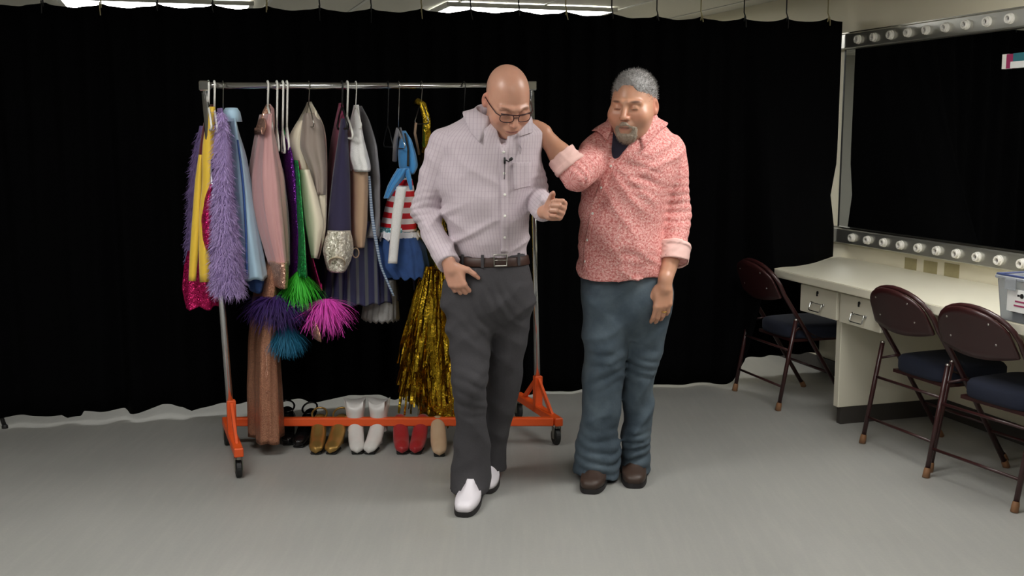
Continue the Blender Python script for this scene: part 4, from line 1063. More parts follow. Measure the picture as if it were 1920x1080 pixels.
def stub(q): return np.clip(.5 - np.abs(q[:, 0] / .09) * .2, 0, 1) * np.clip((-.035 - q[:, 2]) / .03, 0, 1) * np.clip((-.0 - q[:, 1]) / .03, 0, 1) * (np.abs(q).max(1) < .17) * .6
body2 = link_mesh('body', V, Fq, M['skin'], man2); set_attr(body2, 'tint', face_tint(V, R2, H2, S2_, (200, 150, 122), (160, 92, 80), (58, 44, 38), stub))
hg = G(M=(R2.astype(f32), H2.astype(f32), S2_), disp=lambda Q: .002 * vnoise(Q * 90) + .0015 * vnoise(Q * 200))
hg.u(EL((0, .022, .042), (.0805, .102, .0905)), 0); hg.s_(EL((.0, -.118, .004), (.067, .076, .103)), .012); hg.s_(EL((0, -.02, -.155), (.14, .155, .135)), .015)
for s in (-1, 1): hg.s_(EL((s * .085, .012, -.015), (.02, .022, .04)), .006)
for s in (-1, 1): hg.s_(EL((s * .062, -.085, .03), (.03, .045, .04)), .01)
lo, hi = mesh_bounds([H2], .16); V, Fq = surface(hg, lo, hi, .0032); hair2 = link_mesh('hair', V, Fq, M['hair'], man2)
nv = len(V); pick = rng.choice(nv, 5200); cen = H2 + R2 @ np.array([0, .02, .02]); out = V[pick] - cen; out /= np.linalg.norm(out, axis=1)[:, None]
fl = R2 @ np.array([.25, -.45, .15]); Vs, Fs_ = strands(V[pick], out * .55 + fl[None] + rng.normal(size=(5200, 3)) * .25,   .007 + .008 * rng.random(5200), .0015, .3, 3, .3, 3)
hs_ = link_mesh('hair_strands', Vs, Fs_, M['hair'], hair2); hs_['kind'] = 'stuff'
bg = G(M=(R2.astype(f32), H2.astype(f32), S2_), disp=lambda Q: .0025 * vnoise(Q * 160) + .0012 * vnoise(Q * 330))
bg.u(EL((0, -.070, -.103), (.037, .031, .027)), 0); bg.u(RC((-.033, -.083, -.078), (-.026, -.084, -.098), .009, .012), .01); bg.u(RC((.033, -.083, -.078), (.026, -.084, -.098), .009, .012), .01)
bg.u(RC((-.034, -.085, -.072), (-.005, -.104, -.0535), .0075, .0072), .005); bg.u(RC((.034, -.085, -.072), (.005, -.104, -.0535), .0075, .0072), .005)
bg.s_(EL((0, -.1, -.0705), (.024, .03, .0095)), .003)
lo, hi = mesh_bounds([H2 + R2 @ np.array([0, -.08, -.09])], .075); V, Fq = surface(bg, lo, hi, .0028); goat = link_mesh('goatee', V, Fq, M['goatee'], man2)
pick = rng.choice(len(V), 1800); dn = R2 @ np.array([0, -.35, -.9]); Vs, Fs_ = strands(V[pick], dn[None] + rng.normal(size=(1800, 3)) * .35, .006 + .007 * rng.random(1800), .0013, .2, 2, .2, 4)
o = link_mesh('goatee_strands', Vs, Fs_, M['goatee'], goat); o['kind'] = 'stuff'
cR = rot_zyx(-30, 6); co = collar(P(1186, 234, 4.645), cR, (.09, .098), 1.35, .036, .058, .05, M['floral'], shirt2, spread=.04, stand=.024, rise=.018, sdf=sh2)
n_ = len(co.data.vertices); A = np.empty(n_ * 3, np.float32); co.data.vertices.foreach_get('co', A); set_attr(co, 'cloth', A.reshape(-1, 3))
bv = bvh_of(shirt2); pk = strip_on(bv, [(1146, 306), (1128, 350), (1112, 400), (1102, 450), (1097, 508)], .016, 'placket', M['floral'], shirt2)
if pk: n_ = len(pk.data.vertices); A = np.empty(n_ * 3, np.float32); pk.data.vertices.foreach_get('co', A); set_attr(pk, 'cloth', A.reshape(-1, 3))
for (x, y) in ((1146, 312), (1128, 352), (1112, 400), (1102, 450), (1098, 490)):
    h = on_surface(bv, x, y)
    if h: MB().lathe(h[0] + h[1] * .003, h[1], [(0, .0055), (.002, .0055), (.003, .004), (.0025, 0)], 12).build('button', M['white_plastic'], shirt2, smooth=True)
# wedding ring on the hanging hand
p_, d_ = None, None
q = np.array([-.0085, .086 - .0072 + .02, -.006]); MB().lathe(hw.M[1] + hw.R @ (q * hw.M[2]), hw.R @ np.array([0, .9, -.42]), [(-.002, .0108), (-.002, .0122), (.002, .0122), (.002, .0108)], 20).build('ring', M['gold'], man2, smooth=True)
heel = np.array([P(1118, 880, 4.66)[0] + .02, 4.72, 0]); shoe('shoe', heel, (-.22, -1, 0), .31, M['brown_leather'], M['dark_sole'], man2, w=.055)
heel = np.array([P(1190, 866, 4.76)[0], 4.80, 0]); shoe('shoe', heel, (-.1, -1, 0), .31, M['brown_leather'], M['dark_sole'], man2, w=.055)

# ------------------------------------------------------------------ costumes on the rack
def smooth_rows(rows, n):
    R = np.array(rows, float); y = R[:, 0]; yy = np.linspace(y[0], y[-1], n); out = [yy]
    for k in range(1, R.shape[1]): out.append(np.interp(yy, y, R[:, k]))
    A = np.stack(out, 1)
    for _ in range(max(1, n // 14)): A[1:-1, 1:] = (A[:-2, 1:] + 2 * A[1:-1, 1:] + A[2:, 1:]) / 4
    return A
def garment(name, rows, Y, mat, parent, nf=7, amp=.10, lb=.19, seed=0, nseg=64, nring=46, hem=0., wrink=.0, open_end=True, grow=True):
    """draped cloth: rows (py, x left, x right) seen in the photo; the long axis of each section runs across the bar, with folds"""
    A = smooth_rows(rows, nring); V = []; g = np.random.default_rng(seed + 11); ph = g.random(6) * 6.28
    for i, (py, xl, xr) in enumerate(A[:, :3]):
        L, R_ = P(xl, py, Y), P(xr, py, Y); c = (L + R_) / 2; w = max((R_[0] - L[0]) / 2, .006); f = i / (nring - 1)
        sd = unit([c[0], c[1]]); pr = np.array([sd[1], -sd[0]]); e_, f_ = abs(ED[:2] @ pr), abs(BD[:2] @ pr); w = w * sd[1]
        b_ = min(lb, w * .9 / max(e_, .05)); a_ = math.sqrt(max(w * w - (b_ * e_) ** 2, .008 ** 2)) / f_
        for k in range(nseg):
            t = 2 * math.pi * k / nseg
            m_ = 1 + 1.35 * amp * (.35 + .65 * f if grow else 1) * (math.sin(nf * t + ph[0] + .8 * math.sin(3 * f + ph[4])) + .55 * math.sin((nf * 2 + 1) * t + ph[1] + 2 * f)) + wrink * math.sin(5 * t + 31 * f + ph[2]) * math.sin(17 * f + ph[3])
            p = c + BD * a_ * math.cos(t) * m_ + ED * b_ * math.sin(t) * (1 + .25 * (m_ - 1)); p[2] = c[2] + hem * f * math.sin(nf * t + ph[5]); V.append(p)
    n = nseg; Fs = [(i * n + k, i * n + (k + 1) % n, (i + 1) * n + (k + 1) % n, (i + 1) * n + k)[::-1] for i in range(nring - 1) for k in range(n)]
    Fs.append(tuple(range(n)))
    # hem turned up inside
    base = len(V); last = np.array(V[-n:]); cc = last.mean(0)
    for p in last: q = cc + (p - cc) * .9; q[2] = p[2] + .03; V.append(q)
    Fs += [((nring - 1) * n + k, (nring - 1) * n + (k + 1) % n, base + (k + 1) % n, base + k)[::-1] for k in range(n)]
    Fs.append(tuple(base + k for k in range(n))[::-1])
    o = link_mesh(name, V, Fs, mat, parent); o['_'] = 0; del o['_']; return o, np.array(V[:nring * n]).reshape(nring, n, 3)
def thing(name, label, cat, px, py, Y, group='costumes on the garment rack'):
    p = P(px, py, Y); return tag(empty(name, p), label, cat, group)
def tube_px(pts, r, name, mat, parent, n=10):
    """pts: (px, py, Y)"""
    return MB().tube([P(*p) for p in pts], r, n).build(name, mat, parent, smooth=True)
def plume(name, mat, parent, c, n, rad, length, down=.6, width=.0035, seed=1, core=.4, squash=(1, 1, 1)):
    g = np.random.default_rng(seed); d = g.normal(size=(n, 3)); d /= np.linalg.norm(d, axis=1)[:, None]; d = d * np.array(squash) + np.array([0, 0, -down])
    dn = d / np.linalg.norm(d, axis=1)[:, None]; roots = np.asarray(c) + dn * rad * core * g.random(n)[:, None] ** .5
    V, Fq = strands(roots, dn, length * (.55 + .6 * g.random(n)), width, .9, 6, .8, seed); o = link_mesh(name, V, Fq, mat, parent); o['kind'] = 'stuff'; return o
def fur_on(grid, mat, parent, n, length, seed=1, name='fur', width=.003, down=.7):
    g = np.random.default_rng(seed); nr, ns, _ = grid.shape; i = g.integers(1, nr - 1, n); k = g.integers(0, ns, n); p = grid[i, k]; c = grid[i].mean(1)
    u = (grid[np.minimum(i + 1, nr - 1), k] - p) * g.random(n)[:, None]; v = (grid[i, (k + 1) % ns] - p) * g.random(n)[:, None]
    d = p - c; d /= np.linalg.norm(d, axis=1)[:, None] + 1e-6; d = d * .55 + np.array([0, 0, -down]) + g.normal(size=(n, 3)) * .28
    V, Fq = strands(p + u + v, d, length * (.6 + .7 * g.random(n)), width, .35, 3, .5, seed); o = link_mesh(name, V, Fq, mat, parent); o['kind'] = 'stuff'; return o
def patch(name, rows, Y, mat, parent, bulge=.03, thick=.004, ns=14, nr=24, folds_=0, amp=.006, seed=0):
    """a hanging panel with rounded front: rows (py, xl, xr)"""
    A = smooth_rows(rows, nr); V = []; g = np.random.default_rng(seed); ph = g.random() * 6
    for (py, xl, xr) in A[:, :3]:
        for k in range(ns + 1):
            u = k / ns; V.append(P(xl + (xr - xl) * u, py, Y - bulge * (1 - (2 * u - 1) ** 2) - amp * math.sin(folds_ * 2 * math.pi * u + ph)))
    Fs = [(i * (ns + 1) + k, (i + 1) * (ns + 1) + k, (i + 1) * (ns + 1) + k + 1, i * (ns + 1) + k + 1) for i in range(nr - 1) for k in range(ns)]
    o = link_mesh(name, V, Fs, mat, parent); md = o.modifiers.new('t', 'SOLIDIFY'); md.thickness = thick; md.offset = 0; return o

M['yellow'] = satin('yellow_satin', (236, 196, 62), .5); M['red_seq'] = sequin('magenta_red_sequins', (150, 8, 60), (225, 40, 120)); M['dark_red'] = satin('dark_red_lining', (96, 14, 24), .6)
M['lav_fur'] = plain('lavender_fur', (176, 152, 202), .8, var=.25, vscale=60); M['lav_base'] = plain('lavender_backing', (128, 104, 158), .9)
M['lav_dim'] = plain('shaded_lavender_fur', (112, 92, 140), .85, var=.2, vscale=60)  # far sleeve: same lavender fur, its shade behind the coat mixed into the colour
M['sky'] = satin('pale_blue_wool', (176, 208, 228), .7, .05, .1, 14, .15); M['blue_lining'] = satin('blue_satin_lining', (44, 84, 150), .5)
M['rose'] = satin('dusty_rose_satin', (196, 148, 146), .36, .1, .3, 16, .4); M['rose_seq'] = sequin('rose_gold_sequins', (190, 130, 110), (240, 196, 170), 300); M['copper_seq'] = sequin('copper_sequins', (150, 100, 80), (206, 150, 120), 420, .6, .34, .5)
M['purple_seq'] = sequin('purple_sequins', (60, 12, 92), (120, 40, 150), 300); M['purple_f'] = plain('purple_feather', (52, 22, 92), .7, var=.3, vscale=40); M['teal_f'] = plain('teal_feather', (20, 104, 138), .7, var=.25, vscale=40)
M['green_seq'] = sequin('green_sequins', (10, 120, 60), (70, 220, 120), 240); M['green_f'] = plain('green_feather', (58, 190, 46), .65, var=.25, vscale=50); M['pink_seq'] = sequin('pink_sequins', (130, 8, 70), (225, 50, 130), 280); M['pink_f'] = plain('magenta_feather', (226, 74, 190), .65, var=.22, vscale=50)
M['cream_sat'] = satin('cream_satin', (232, 220, 196), .4, .06, .2, 12, .4); M['shaded_cream_sat'] = satin('shaded_cream_satin', (150, 136, 126), .4, .08, .2, 12, .4); M['burgundy'] = satin('burgundy_wool', (150, 26, 84), .8, .1, .2); M['navy_cloth'] = satin('dark_navy_purple_wool', (38, 31, 66), .8, .1, .2)
M['champ_seq'] = sequin('champagne_sequins', (176, 164, 146), (244, 238, 224), 170, .25, .35, .8); M['lining'] = satin('beige_lining', (190, 172, 146), .6)
M['lace'] = plain('white_lace', (238, 236, 234), .8, var=.1, vscale=180, bscale=160, bstr=.8); M['nude'] = satin('nude_mesh', (178, 146, 118), .6, .05); M['silver_sat'] = satin('grey_satin', (120, 118, 122), .35, .12); M['grey_knit'] = plain('grey_pleat', (150, 148, 146), .8, bscale=120, bstr=.6)
M['blue_sat'] = satin('bright_blue_satin', (66, 142, 204), .3, .1, .3); M['tulle'] = plain('blue_tulle', (46, 78, 134), .85, var=.3, vscale=30, bscale=60, bstr=.8); M['white_trim'] = plain('white_trim', (226, 226, 232), .7, bscale=100, bstr=.8); M['teal_seq'] = sequin('teal_sequins', (60, 170, 190), (190, 240, 245), 160)
m, nt, b = nmat('gold_foil'); v = texco(nt); b.inputs['Metallic'].default_value = 1; b.inputs['Roughness'].default_value = .24
nt.links.new(mix_rgb(nt, noise(nt, v, 40, 3), lin((150, 118, 24)), lin((226, 190, 60))), b.inputs['Base Color']); bump(nt, b, noise(nt, v, 55, 4), .9, .01); M['foil'] = m
# red and white stripes; pin-striped pleats
def stripes(name, c1, c2, axis, period, width=.5):
    m, nt, b = nmat(name); sx = nt.nodes.new('ShaderNodeSeparateXYZ'); nt.links.new(texco(nt), sx.inputs[0])
    nt.links.new(mix_rgb(nt, band(nt, sx.outputs[axis], period, width), lin(c1), lin(c2)), b.inputs['Base Color']); b.inputs['Roughness'].default_value = .5; return m
M['stripes'] = stripes('red_white_stripes', (206, 26, 40), (236, 226, 226), 2, .052)
M['pleats'] = stripes('navy_grey_stripes', (48, 48, 84), (96, 98, 102), 0, .042, .34)
M['silver_lace'] = stripes('blue_silver_braid', (110, 130, 160), (176, 190, 206), 2, .012)

def hanger(px, mat, label, neck_py=206, wire=False, half=.19, Y=None):
    b_ = bar_at(px); t = tag(empty('clothes_hanger', b_ - Z3 * .12), label, 'hanger', 'hangers on the garment rack'); r = .0022 if wire else .0045
    neck = P(px, neck_py, b_[1]); pts = []
    for a in np.linspace(-60, 190, 12): pts.append(b_ + ED * .021 * math.cos(math.radians(a)) + Z3 * (.002 + .019 * math.sin(math.radians(a))))
    pts = pts + [b_ + (neck - b_) * .45 - ED * .012, neck]
    MB().tube(pts, r, 8).build('hook', M[mat], t, smooth=True)
    sh = [neck, neck + ED * half * .5 - Z3 * .035, neck + ED * half - Z3 * .085, neck + ED * half * .9 - Z3 * .1, neck - ED * half * .9 - Z3 * .1, neck - ED * half - Z3 * .085, neck - ED * half * .5 - Z3 * .035]
    MB().tube(sh, r * 1.1, 8, closed=True).build('shoulder_bar', M[mat], t, smooth=True); return t
HG = [(391, 'white_plastic', 'white plastic hanger at the left post holding the yellow costume', 200, 0), (402, 'white_plastic', 'white plastic hanger holding the lavender fur coat', 204, 0), (418, 'steel', 'wire hanger holding the pale blue coat', 212, 1),
      (502, 'white_plastic', 'white plastic hanger holding the dusty rose gown', 200, 0), (519, 'white_plastic', 'white plastic hanger holding the purple sequin dress, left of a cluster of hooks', 240, 0), (530, 'white_plastic', 'white plastic hanger holding the green sequin dress, middle of a cluster of hooks', 244, 0), (538, 'white_plastic', 'white plastic hanger holding the pink sequin dress, right of a cluster of hooks', 238, 0),
      (579, 'steel', 'wire hanger holding the cream satin blouse', 196, 1), (641, 'black_plastic', 'black hanger holding the burgundy and navy jacket', 200, 0), (651, 'white_plastic', 'white plastic hanger between the burgundy jacket and the white lace sleeve', 218, 0), (667, 'white_plastic', 'thin white hanger holding the white lace dress', 200, 1),
      (727, 'black_plastic', 'empty black hanger left of the red striped costume', 235, 1), (747, 'chrome', 'chrome hanger holding the red striped costume', 238, 1), (790, 'steel', 'wire hanger holding the gold foil costume', 192, 1), (870, 'black_plastic', 'black hanger behind the bald man\'s collar', 205, 1)]
for (px, mt, lb_, ny, wr) in HG: hanger(px, mt, lb_, ny, bool(wr), .05 if px in (519, 530, 538) else .09 if px in (727, 870) else .12)

# yellow costume with magenta sequins
t = thing('yellow_costume', 'yellow satin costume with magenta sequin panels hanging next to the left post', 'costume', 385, 575, 4.96)
garment('bodice', [(196, 394, 402), (215, 384, 404), (260, 376, 404), (330, 366, 404), (420, 360, 400), (530, 357, 396)], 5.02, M['dark_red'], t, 5, .06, seed=1, lb=.05)
patch('front_panel', [(200, 393, 403), (230, 386, 404), (280, 379, 402), (342, 380, 401), (400, 374, 392), (470, 373, 394), (529, 375, 394)], 4.90, M['yellow'], t, .02, seed=2)
patch('front_panel', [(290, 373, 379), (340, 366, 379), (420, 360, 376), (480, 356, 371), (527, 354, 367)], 4.91, M['yellow'], t, .015, seed=3)
patch('sequin_inset', [(345, 394, 398), (370, 384, 399), (410, 378, 399), (450, 380, 398), (468, 386, 394)], 4.875, M['red_seq'], t, .02, .004)
garment('skirt', [(470, 352, 400), (500, 346, 408), (540, 344, 416), (575, 350, 420)], 5.03, M['red_seq'], t, 6, .1, seed=4, hem=.01, lb=.06)
# lavender fur coat
t = thing('fur_coat', 'shaggy lavender fur coat hanging near the left post', 'coat', 430, 556, 4.9)
o, gr = garment('coat_body', [(203, 408, 416), (220, 406, 420), (250, 405, 424), (300, 404, 428), (345, 403, 430), (400, 401, 436), (460, 400, 446), (517, 399, 451), (545, 401, 453)], 4.86, M['lav_base'], t, 4, .05, lb=.14, seed=5)
fur_on(gr, M['lav_fur'], o, 15000, .042, 5)
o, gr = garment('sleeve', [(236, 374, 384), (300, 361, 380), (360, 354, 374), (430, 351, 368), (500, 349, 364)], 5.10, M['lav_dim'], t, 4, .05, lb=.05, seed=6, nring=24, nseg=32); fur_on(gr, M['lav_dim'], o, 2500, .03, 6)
# pale blue coat
t = thing('blue_coat', 'pale blue coat with a stand collar beside the lavender fur coat', 'coat', 465, 545, 5.02)
garment('coat_body', [(222, 428, 442), (245, 428, 447), (290, 430, 461), (345, 432, 471), (400, 438, 480), (460, 444, 490), (520, 450, 501)], 5.0, M['sky'], t, 5, .05, lb=.12, seed=7, hem=.006)
garment('lining', [(480, 456, 492), (520, 462, 500), (544, 468, 492)], 5.06, M['tulle'], t, 4, .05, lb=.12, seed=8, nring=12)
patch('front_edge', [(262, 444, 447), (310, 450, 454), (360, 455, 459), (430, 459, 463), (516, 461, 465)], 4.875, M['blue_lining'], t, .006, .003, ns=4)
o = MB()
for k in range(1):
    c = P(434, 216, 5.0); V = []
    for i in range(25):
        a = math.radians(-200 + 300 * i / 24)
        for (dr, dz) in ((0, .03), (.012, .012), (.02, -.03)): V.append(c + BD * (.022 + dr) * math.cos(a) + ED * (.05 + dr) * math.sin(a) + Z3 * dz)
    o.add(V, [(i * 3 + j, (i + 1) * 3 + j, (i + 1) * 3 + j + 1, i * 3 + j + 1) for i in range(24) for j in range(2)])
co = o.build('stand_collar', M['sky'], t, smooth=True); md = co.modifiers.new('t', 'SOLIDIFY'); md.thickness = .005
# dusty rose gown
t = thing('rose_gown', 'dusty rose satin gown with rose-gold sequins and a long copper skirt', 'gown', 500, 800, 5.06)
garment('bodice', [(214, 486, 510), (250, 478, 513), (290, 473, 522), (330, 469, 532), (380, 472, 537), (430, 482, 540), (492, 500, 541)], 5.04, M['rose'], t, 9, .13, seed=9)
garment('sequin_band', [(486, 500, 541), (505, 504, 541), (532, 506, 538)], 5.0, M['rose_seq'], t, 5, .05, seed=10, nring=12)
for k, (pts) in enumerate((((487, 258, 4.98), (490, 235, 4.97), (497, 212, 4.98), (503, 198, 5.0)), ((508, 260, 5.0), (511, 230, 5.02), (509, 205, 5.04), (503, 197, 5.04)))): tube_px(pts, [.012, .011, .013, .011], 'shoulder_strap', M['rose_seq' if k == 0 else 'rose'], t)
garment('sequin_cap', [(222, 486, 496), (236, 480, 500), (252, 477, 494)], 4.97, M['rose_seq'], t, 4, .1, seed=12, nring=10, nseg=32)
garment('skirt', [(480, 490, 528), (560, 474, 522), (640, 466, 521), (720, 465, 525), (815, 468, 528)], 5.12, M['copper_seq'], t, 6, .12, seed=11, hem=.004)
tube_px(((498, 660, 4.92), (501, 690, 4.92), (497, 700, 4.92), (499, 708, 4.915), (502, 700, 4.92), (500, 690, 4.925)), .0022, 'beaded_cord', M['rose_seq'], t, 6)
MB().lathe(P(501, 735, 4.92), (0, -1, 0), [(-.005, 0), (-.003, .005), (.002, .006), (.005, 0)], 10).build('bead', M['rose_seq'], t, smooth=True)
# purple, green and pink sequin dresses with feather hems
t = thing('purple_dress', 'purple sequin dress ending in dark purple and teal feathers', 'dress', 528, 668, 5.12)
garment('bodice', [(245, 518, 528), (280, 518, 548), (330, 524, 556), (400, 532, 556), (470, 534, 562), (540, 520, 556)], 5.14, M['purple_seq'], t, 5, .08, seed=13)
plume('purple_feathers', M['purple_f'], t, P(518, 552, 4.97), 1500, .1, .13, .5, .0055, 14, .8, (1.1, .8, .5)); plume('teal_feathers', M['teal_f'], t, P(536, 604, 5.0), 1300, .07, .13, .8, .0055, 15, .7, (.8, .7, .5))
tube_px(((522, 245, 5.13), (519, 215, 5.12), (519, 200, 5.1)), .004, 'strap', M['purple_seq'], t, 6)
t = thing('green_dress', 'narrow green sequin dress with a bright green feather hem', 'dress', 560, 585, 5.08)
garment('bodice', [(300, 545, 559), (330, 546, 562), (380, 547, 566), (440, 549, 571), (512, 546, 575)], 5.02, M['green_seq'], t, 4, .08, seed=16)
plume('green_feathers', M['green_f'], t, P(561, 505, 4.96), 650, .05, .165, 1.0, .006, 17, .6, (.95, .8, .5))
tube_px(((551, 308, 5.05), (540, 270, 5.1), (531, 240, 5.12)), .003, 'strap', M['green_seq'], t, 6)
t = thing('pink_dress', 'narrow magenta sequin dress with a hot pink feather hem', 'dress', 600, 632, 5.1)
garment('bodice', [(300, 553, 560), (360, 561, 569), (420, 565, 577), (480, 575, 586), (540, 588, 604)], 5.07, M['pink_seq'], t, 4, .08, seed=18)
plume('pink_feathers', M['pink_f'], t, P(611, 560, 4.98), 650, .05, .16, .6, .006, 19, .6, (1.05, .8, .6))
garment('beaded_hem', [(596, 578, 592), (615, 574, 600), (631, 580, 602)], 5.0, M['rose_seq'], t, 4, .1, seed=20, nring=10, nseg=32)
tube_px(((556, 302, 5.08), (546, 265, 5.1), (538, 238, 5.12)), .003, 'strap', M['pink_seq'], t, 6)
# cream satin blouse
t = thing('cream_blouse', 'cream satin blouse with a pointed sleeve, hanging mid rack', 'blouse', 585, 483, 5.16)
garment('bodice', [(191, 577, 583), (210, 566, 594), (235, 554, 607), (262, 546, 612), (320, 562, 613), (380, 570, 612), (430, 575, 610), (482, 584, 598)], 5.2, M['cream_sat'], t, 6, .06, seed=21)
garment('sleeve', [(226, 558, 568), (248, 545, 572), (268, 537, 574), (290, 542, 576), (313, 553, 578), (350, 564, 580)], 5.1, M['cream_sat'], t, 4, .05, seed=22, nring=20, lb=.06)
patch('shaded_drape', [(212, 570, 592), (235, 566, 606), (275, 562, 610), (330, 586, 612), (365, 590, 610)], 5.04, M['shaded_cream_sat'], t, .03, folds_=2, amp=.008, seed=5)  # grey-beige shading on the blouse's right half, painted as a darker panel
patch('front_drape', [(318, 562, 580), (370, 566, 596), (420, 572, 608), (484, 584, 594)], 5.0, M['cream_sat'], t, .03, folds_=1, amp=.006, seed=6)
# burgundy and navy jacket with a sequin cuff
t = thing('burgundy_jacket', 'burgundy and dark navy jacket with a champagne sequin cuff', 'jacket', 632, 510, 5.2)
garment('jacket_body', [(193, 636, 642), (220, 629, 646), (262, 620, 650), (330, 612, 652), (400, 606, 652), (446, 605, 652)], 5.24, M['burgundy'], t, 4, .05, seed=23)
patch('lapel', [(222, 640, 650), (262, 634, 652), (330, 624, 656), (400, 616, 657), (436, 613, 658)], 5.08, M['navy_cloth'], t, .035, seed=7)
garment('sequin_cuff', [(432, 614, 655), (450, 608, 659), (470, 605, 660), (490, 609, 655), (508, 615, 647)], 5.06, M['champ_seq'], t, 5, .06, lb=.08, seed=24, nring=20, grow=False)
MB().lathe(P(632, 492, 4.985), (0, -.7, -.7), [(-.02, .02), (-.004, .037), (0, .04), (.004, .038), (-.012, .028), (-.012, 0)], 24).build('cuff_opening', M['lining'], t, smooth=True)
# white lace dress
t = thing('lace_dress', 'dress with a white lace puff sleeve, nude undersleeve and striped pleated skirt', 'dress', 690, 600, 5.25)
garment('bodice', [(199, 666, 678), (225, 668, 692), (270, 672, 706), (330, 676, 712), (400, 676, 712), (440, 660, 712)], 5.32, M['silver_sat'], t, 5, .06, seed=25)
garment('puff_sleeve', [(197, 664, 672), (225, 656, 676), (260, 650, 682), (295, 648, 690), (312, 655, 694), (321, 657, 693)], 5.16, M['lace'], t, 6, .06, lb=.12, seed=26, nring=24)
garment('undersleeve', [(314, 656, 690), (360, 657, 690), (420, 656, 688), (462, 659, 683)], 5.18, M['nude'], t, 4, .05, lb=.09, seed=27)
loop = [P(667 + 6 * math.cos(a), 474 + 9 * math.sin(a), 5.1) for a in np.linspace(0, 2 * math.pi, 16)[:-1]]; MB().tube(loop, .003, 6, closed=True).build('thumb_loop', M['nude'], t, smooth=True)
garment('skirt', [(410, 640, 712), (450, 622, 722), (500, 608, 735), (563, 602, 744)], 5.34, M['pleats'], t, 16, .07, lb=.18, seed=28, nseg=128, hem=.006)
garment('petticoat', [(520, 700, 742), (560, 684, 746), (598, 680, 748)], 5.36, M['grey_knit'], t, 18, .05, lb=.12, seed=29, nseg=96, nring=14, hem=.006)
patch('braid', [(330, 690, 694), (400, 694, 700), (440, 700, 706), (500, 712, 716), (555, 736, 740)], 5.14, M['silver_lace'], t, .004, .003, ns=4)
# red striped costume
t = thing('striped_costume', 'red and white striped costume with blue satin top and blue tulle skirt', 'costume', 750, 518, 5.26)
garment('bodice', [(334, 744, 772), (350, 736, 776), (380, 724, 779), (432, 712, 782)], 5.28, M['stripes'], t, 5, .03, seed=30, lb=.12)
garment('blue_cup', [(245, 752, 760), (262, 748, 772), (290, 746, 781), (312, 748, 784), (326, 752, 776)], 5.20, M['blue_sat'], t, 3, .05, lb=.08, seed=31, nring=20)
patch('cup_trim', [(250, 758, 761), (280, 764, 767), (312, 763, 767)], 5.11, M['rubber'], t, .002, .003, ns=3)
patch('satin_bow', [(316, 746, 768), (332, 736, 760), (350, 727, 744), (372, 720, 731)], 5.13, M['blue_sat'], t, .03, .006, folds_=2, amp=.008, seed=3); patch('satin_tie', [(318, 758, 768), (340, 764, 772), (356, 769, 773)], 5.11, M['blue_sat'], t, .008, .004, ns=5)
patch('lace_panel', [(350, 744, 762), (400, 736, 754), (450, 732, 748), (494, 728, 744)], 5.10, M['lace'], t, .012, .006, ns=6)
garment('sequin_band', [(424, 708, 780), (436, 706, 782)], 5.28, M['teal_seq'], t, 5, .03, lb=.12, seed=32, nring=6)
garment('lace_ruffle', [(433, 706, 784), (446, 702, 790)], 5.28, M['white_trim'], t, 14, .06, lb=.13, seed=33, nring=8, nseg=96, hem=.012)
garment('tulle_skirt', [(442, 706, 786), (465, 702, 800), (495, 704, 806), (516, 722, 796)], 5.30, M['tulle'], t, 13, .07, lb=.16, seed=34, nseg=96, hem=.008)
for (a, b2) in (((747, 240, 5.2), (742, 262, 5.2)), ((748, 240, 5.2), (754, 258, 5.2))): tube_px((a, b2, (b2[0] - 2, b2[1] + 40, b2[2] + .03)), .011, 'grey_strap', M['silver_sat'], t, 8)
# gold foil costume
t = thing('gold_costume', 'shiny gold foil costume with long metallic fringe behind the bald man', 'costume', 800, 790, 5.3)
tube_px(((778, 194, 5.26), (784, 190, 5.24), (793, 196, 5.22), (800, 225, 5.22), (800, 262, 5.24), (795, 285, 5.26)), [.012, .016, .017, .02, .022, .016], 'shoulder_strap', M['foil'], t); tube_px(((780, 230, 5.28), (778, 250, 5.28), (786, 290, 5.3)), .006, 'tan_strap', M['nude'], t, 8)
garment('bodice', [(270, 782, 806), (340, 776, 826), (420, 772, 836), (500, 786, 836)], 5.34, M['foil'], t, 8, .08, seed=35, wrink=.05)
garment('underskirt', [(490, 788, 836), (560, 776, 842), (640, 766, 850), (730, 772, 850), (784, 800, 846)], 5.34, M['foil'], t, 11, .12, seed=36, wrink=.1, lb=.14, hem=.02)
g = np.random.default_rng(40); V = []; Fs = []
for k in range(260):
    u = g.random(); x0 = 792 + 42 * u; sp = (u - .5); yb = 690 + 100 * g.random() - 60 * abs(sp) * 2 * (g.random()); x1 = 800 + 108 * sp + g.normal() * 5; dep = 5.20 + .14 * g.random(); n0 = len(V); w = .0045 + .005 * g.random(); tw = g.random() * 3
    for j in range(9):
        f = j / 8; p = P(x0 + (x1 - x0) * f + 3 * math.sin(5 * f + tw * 3), 500 + (yb - 500) * f, dep - .05 * f * g.random()); a = tw + 2.2 * f * (g.random() + .5); d = np.array([math.cos(a), math.sin(a), 0]) * w; V += [p - d, p + d]
    Fs += [(n0 + 2 * j, n0 + 2 * j + 1, n0 + 2 * j + 3, n0 + 2 * j + 2) for j in range(8)]
o = link_mesh('foil_fringe', V, Fs, M['foil'], t); o['kind'] = 'stuff'
# small purple skirt corner
t = thing('purple_skirt', 'dark purple cloth hanging between the blue tulle and the gold fringe', 'costume', 782, 545, 5.45)
M['violet'] = satin('violet_satin', (62, 28, 110), .5); garment('cloth', [(470, 770, 786), (515, 772, 790), (545, 776, 788)], 5.46, M['violet'], t, 4, .1, seed=41, nring=16)

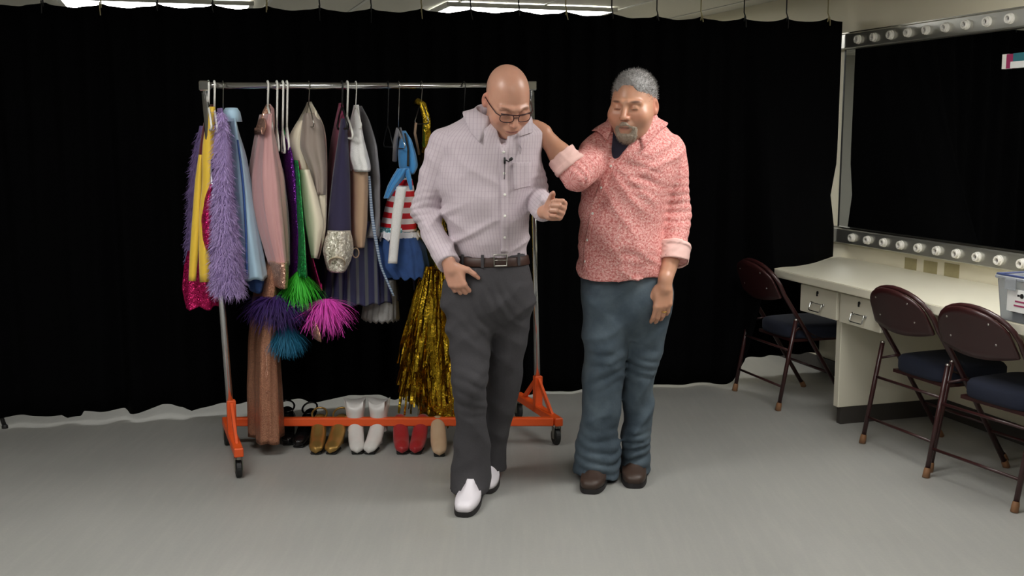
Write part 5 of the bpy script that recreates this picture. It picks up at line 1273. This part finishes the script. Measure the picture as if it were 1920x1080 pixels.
# ------------------------------------------------------------------ shoes on the floor under the rack
def heel_shoe(px, py, label, mat, strap=False, boot=False, ang=0., sc=1.0, grp='shoes under the garment rack'):
    c = PZ(px, py, 0); t = empty('boot' if boot else 'shoe', c, math.radians(ang)); tag(t, label, 'boots' if boot else 'shoe', grp)
    L = .24 * sc; V = []; n = 20; rows = []
    for i in range(13):
        f = i / 12; y = .09 - L * f; z0 = .085 * (1 - min(1, f / .62)) ** 1.2 + .012; hgt = (.075 if f < .3 else .075 - .04 * (f - .3) / .7) * (.6 + .4 * math.sin(min(1, f * 4) * math.pi / 2)); w = .03 + .008 * math.sin(f * math.pi)
        if f > .85: w *= math.sqrt(max(.02, 1 - ((f - .85) / .15) ** 2)); hgt *= .8
        for k in range(n): a = 2 * math.pi * k / n; V.append((w * math.cos(a), y, z0 + hgt / 2 + hgt / 2 * math.sin(a)))
    Fs = [(i * n + k, i * n + (k + 1) % n, (i + 1) * n + (k + 1) % n, (i + 1) * n + k) for i in range(12) for k in range(n)] + [tuple(range(n))[::-1], tuple(12 * n + k for k in range(n))]
    link_mesh('upper', V, Fs, M[mat], t, local=True)
    MB().lathe((0, .065, 0), (0, 0, 1), [(0, .012), (.04, .013), (.09, .024)], 14).build('heel', M[mat], t, local=True, smooth=True)
    MB().box((0, -.082, .006), (.026, .048, .006), None, .004).build('sole', M['rubber'], t, local=True)
    if boot:
        V = []; rr = [(.07, .042, .046, .05), (.12, .04, .045, .055), (.17, .046, .05, .055), (.22, .055, .058, .06)]
        for (z, a_, b_, y) in rr:
            for k in range(24): a = 2 * math.pi * k / 24; V.append((a_ * math.cos(a), y + b_ * math.sin(a), z + .012 * math.cos(2 * a) * (z > .2)))
        V += [(x * .9, .06 + (y - .06) * .9, z - .05) for (x, y, z) in V[-24:]]
        Fs = [(i * 24 + k, i * 24 + (k + 1) % 24, (i + 1) * 24 + (k + 1) % 24, (i + 1) * 24 + k) for i in range(4) for k in range(24)]
        link_mesh('shaft', V, Fs, M[mat], t, local=True)
    if strap:
        for (z, y) in ((.1, .05), (.15, .06)): MB().tube([(.036 * math.cos(a), y + .04 * math.sin(a), z + .02 * math.sin(a)) for a in np.linspace(0, 2 * math.pi, 20)[:-1]], .005, 6, closed=True).build('ankle_strap', M[mat], t, local=True, smooth=True)
        MB().tube([(0, -.02, .06), (0, .015, .1), (0, .025, .13)], .005, 6).build('instep_strap', M[mat], t, local=True, smooth=True)
    return t
M['gold_leather'] = plain('gold_leather', (176, 140, 78), .3, .7, var=.15); M['white_boot'] = plain('white_patent', (206, 202, 198), .35); M['black_patent'] = plain('black_patent', (14, 13, 14), .25); M['red_satin'] = satin('red_satin', (150, 20, 26), .4); M['beige_leather'] = plain('beige_leather', (190, 160, 130), .5)
for (px, py, lab, mt, st, bt, an) in ((540, 822, 'black strappy heeled shoe beside the copper skirt', 'black_patent', True, False, 12), (575, 826, 'black strappy heeled shoe next to the gold shoes', 'black_patent', True, False, -8), (598, 838, 'gold high-heeled shoe next to the black strappy shoes', 'gold_leather', True, False, 4), (634, 838, 'gold high-heeled shoe next to the white boots', 'gold_leather', True, False, -6),
                                      (668, 838, 'white ankle boot beside the gold shoe', 'white_boot', False, True, 10), (706, 838, 'white ankle boot beside the red shoe', 'white_boot', False, True, -8), (752, 838, 'red satin heeled shoe beside the white boots', 'red_satin', False, False, 8), (788, 838, 'red satin heeled shoe under the gold fringe', 'red_satin', False, False, -5), (822, 842, 'beige heeled shoe behind the bald man\'s leg', 'beige_leather', False, False, 6)):
    heel_shoe(px, py, lab, mt, st, bt, an)
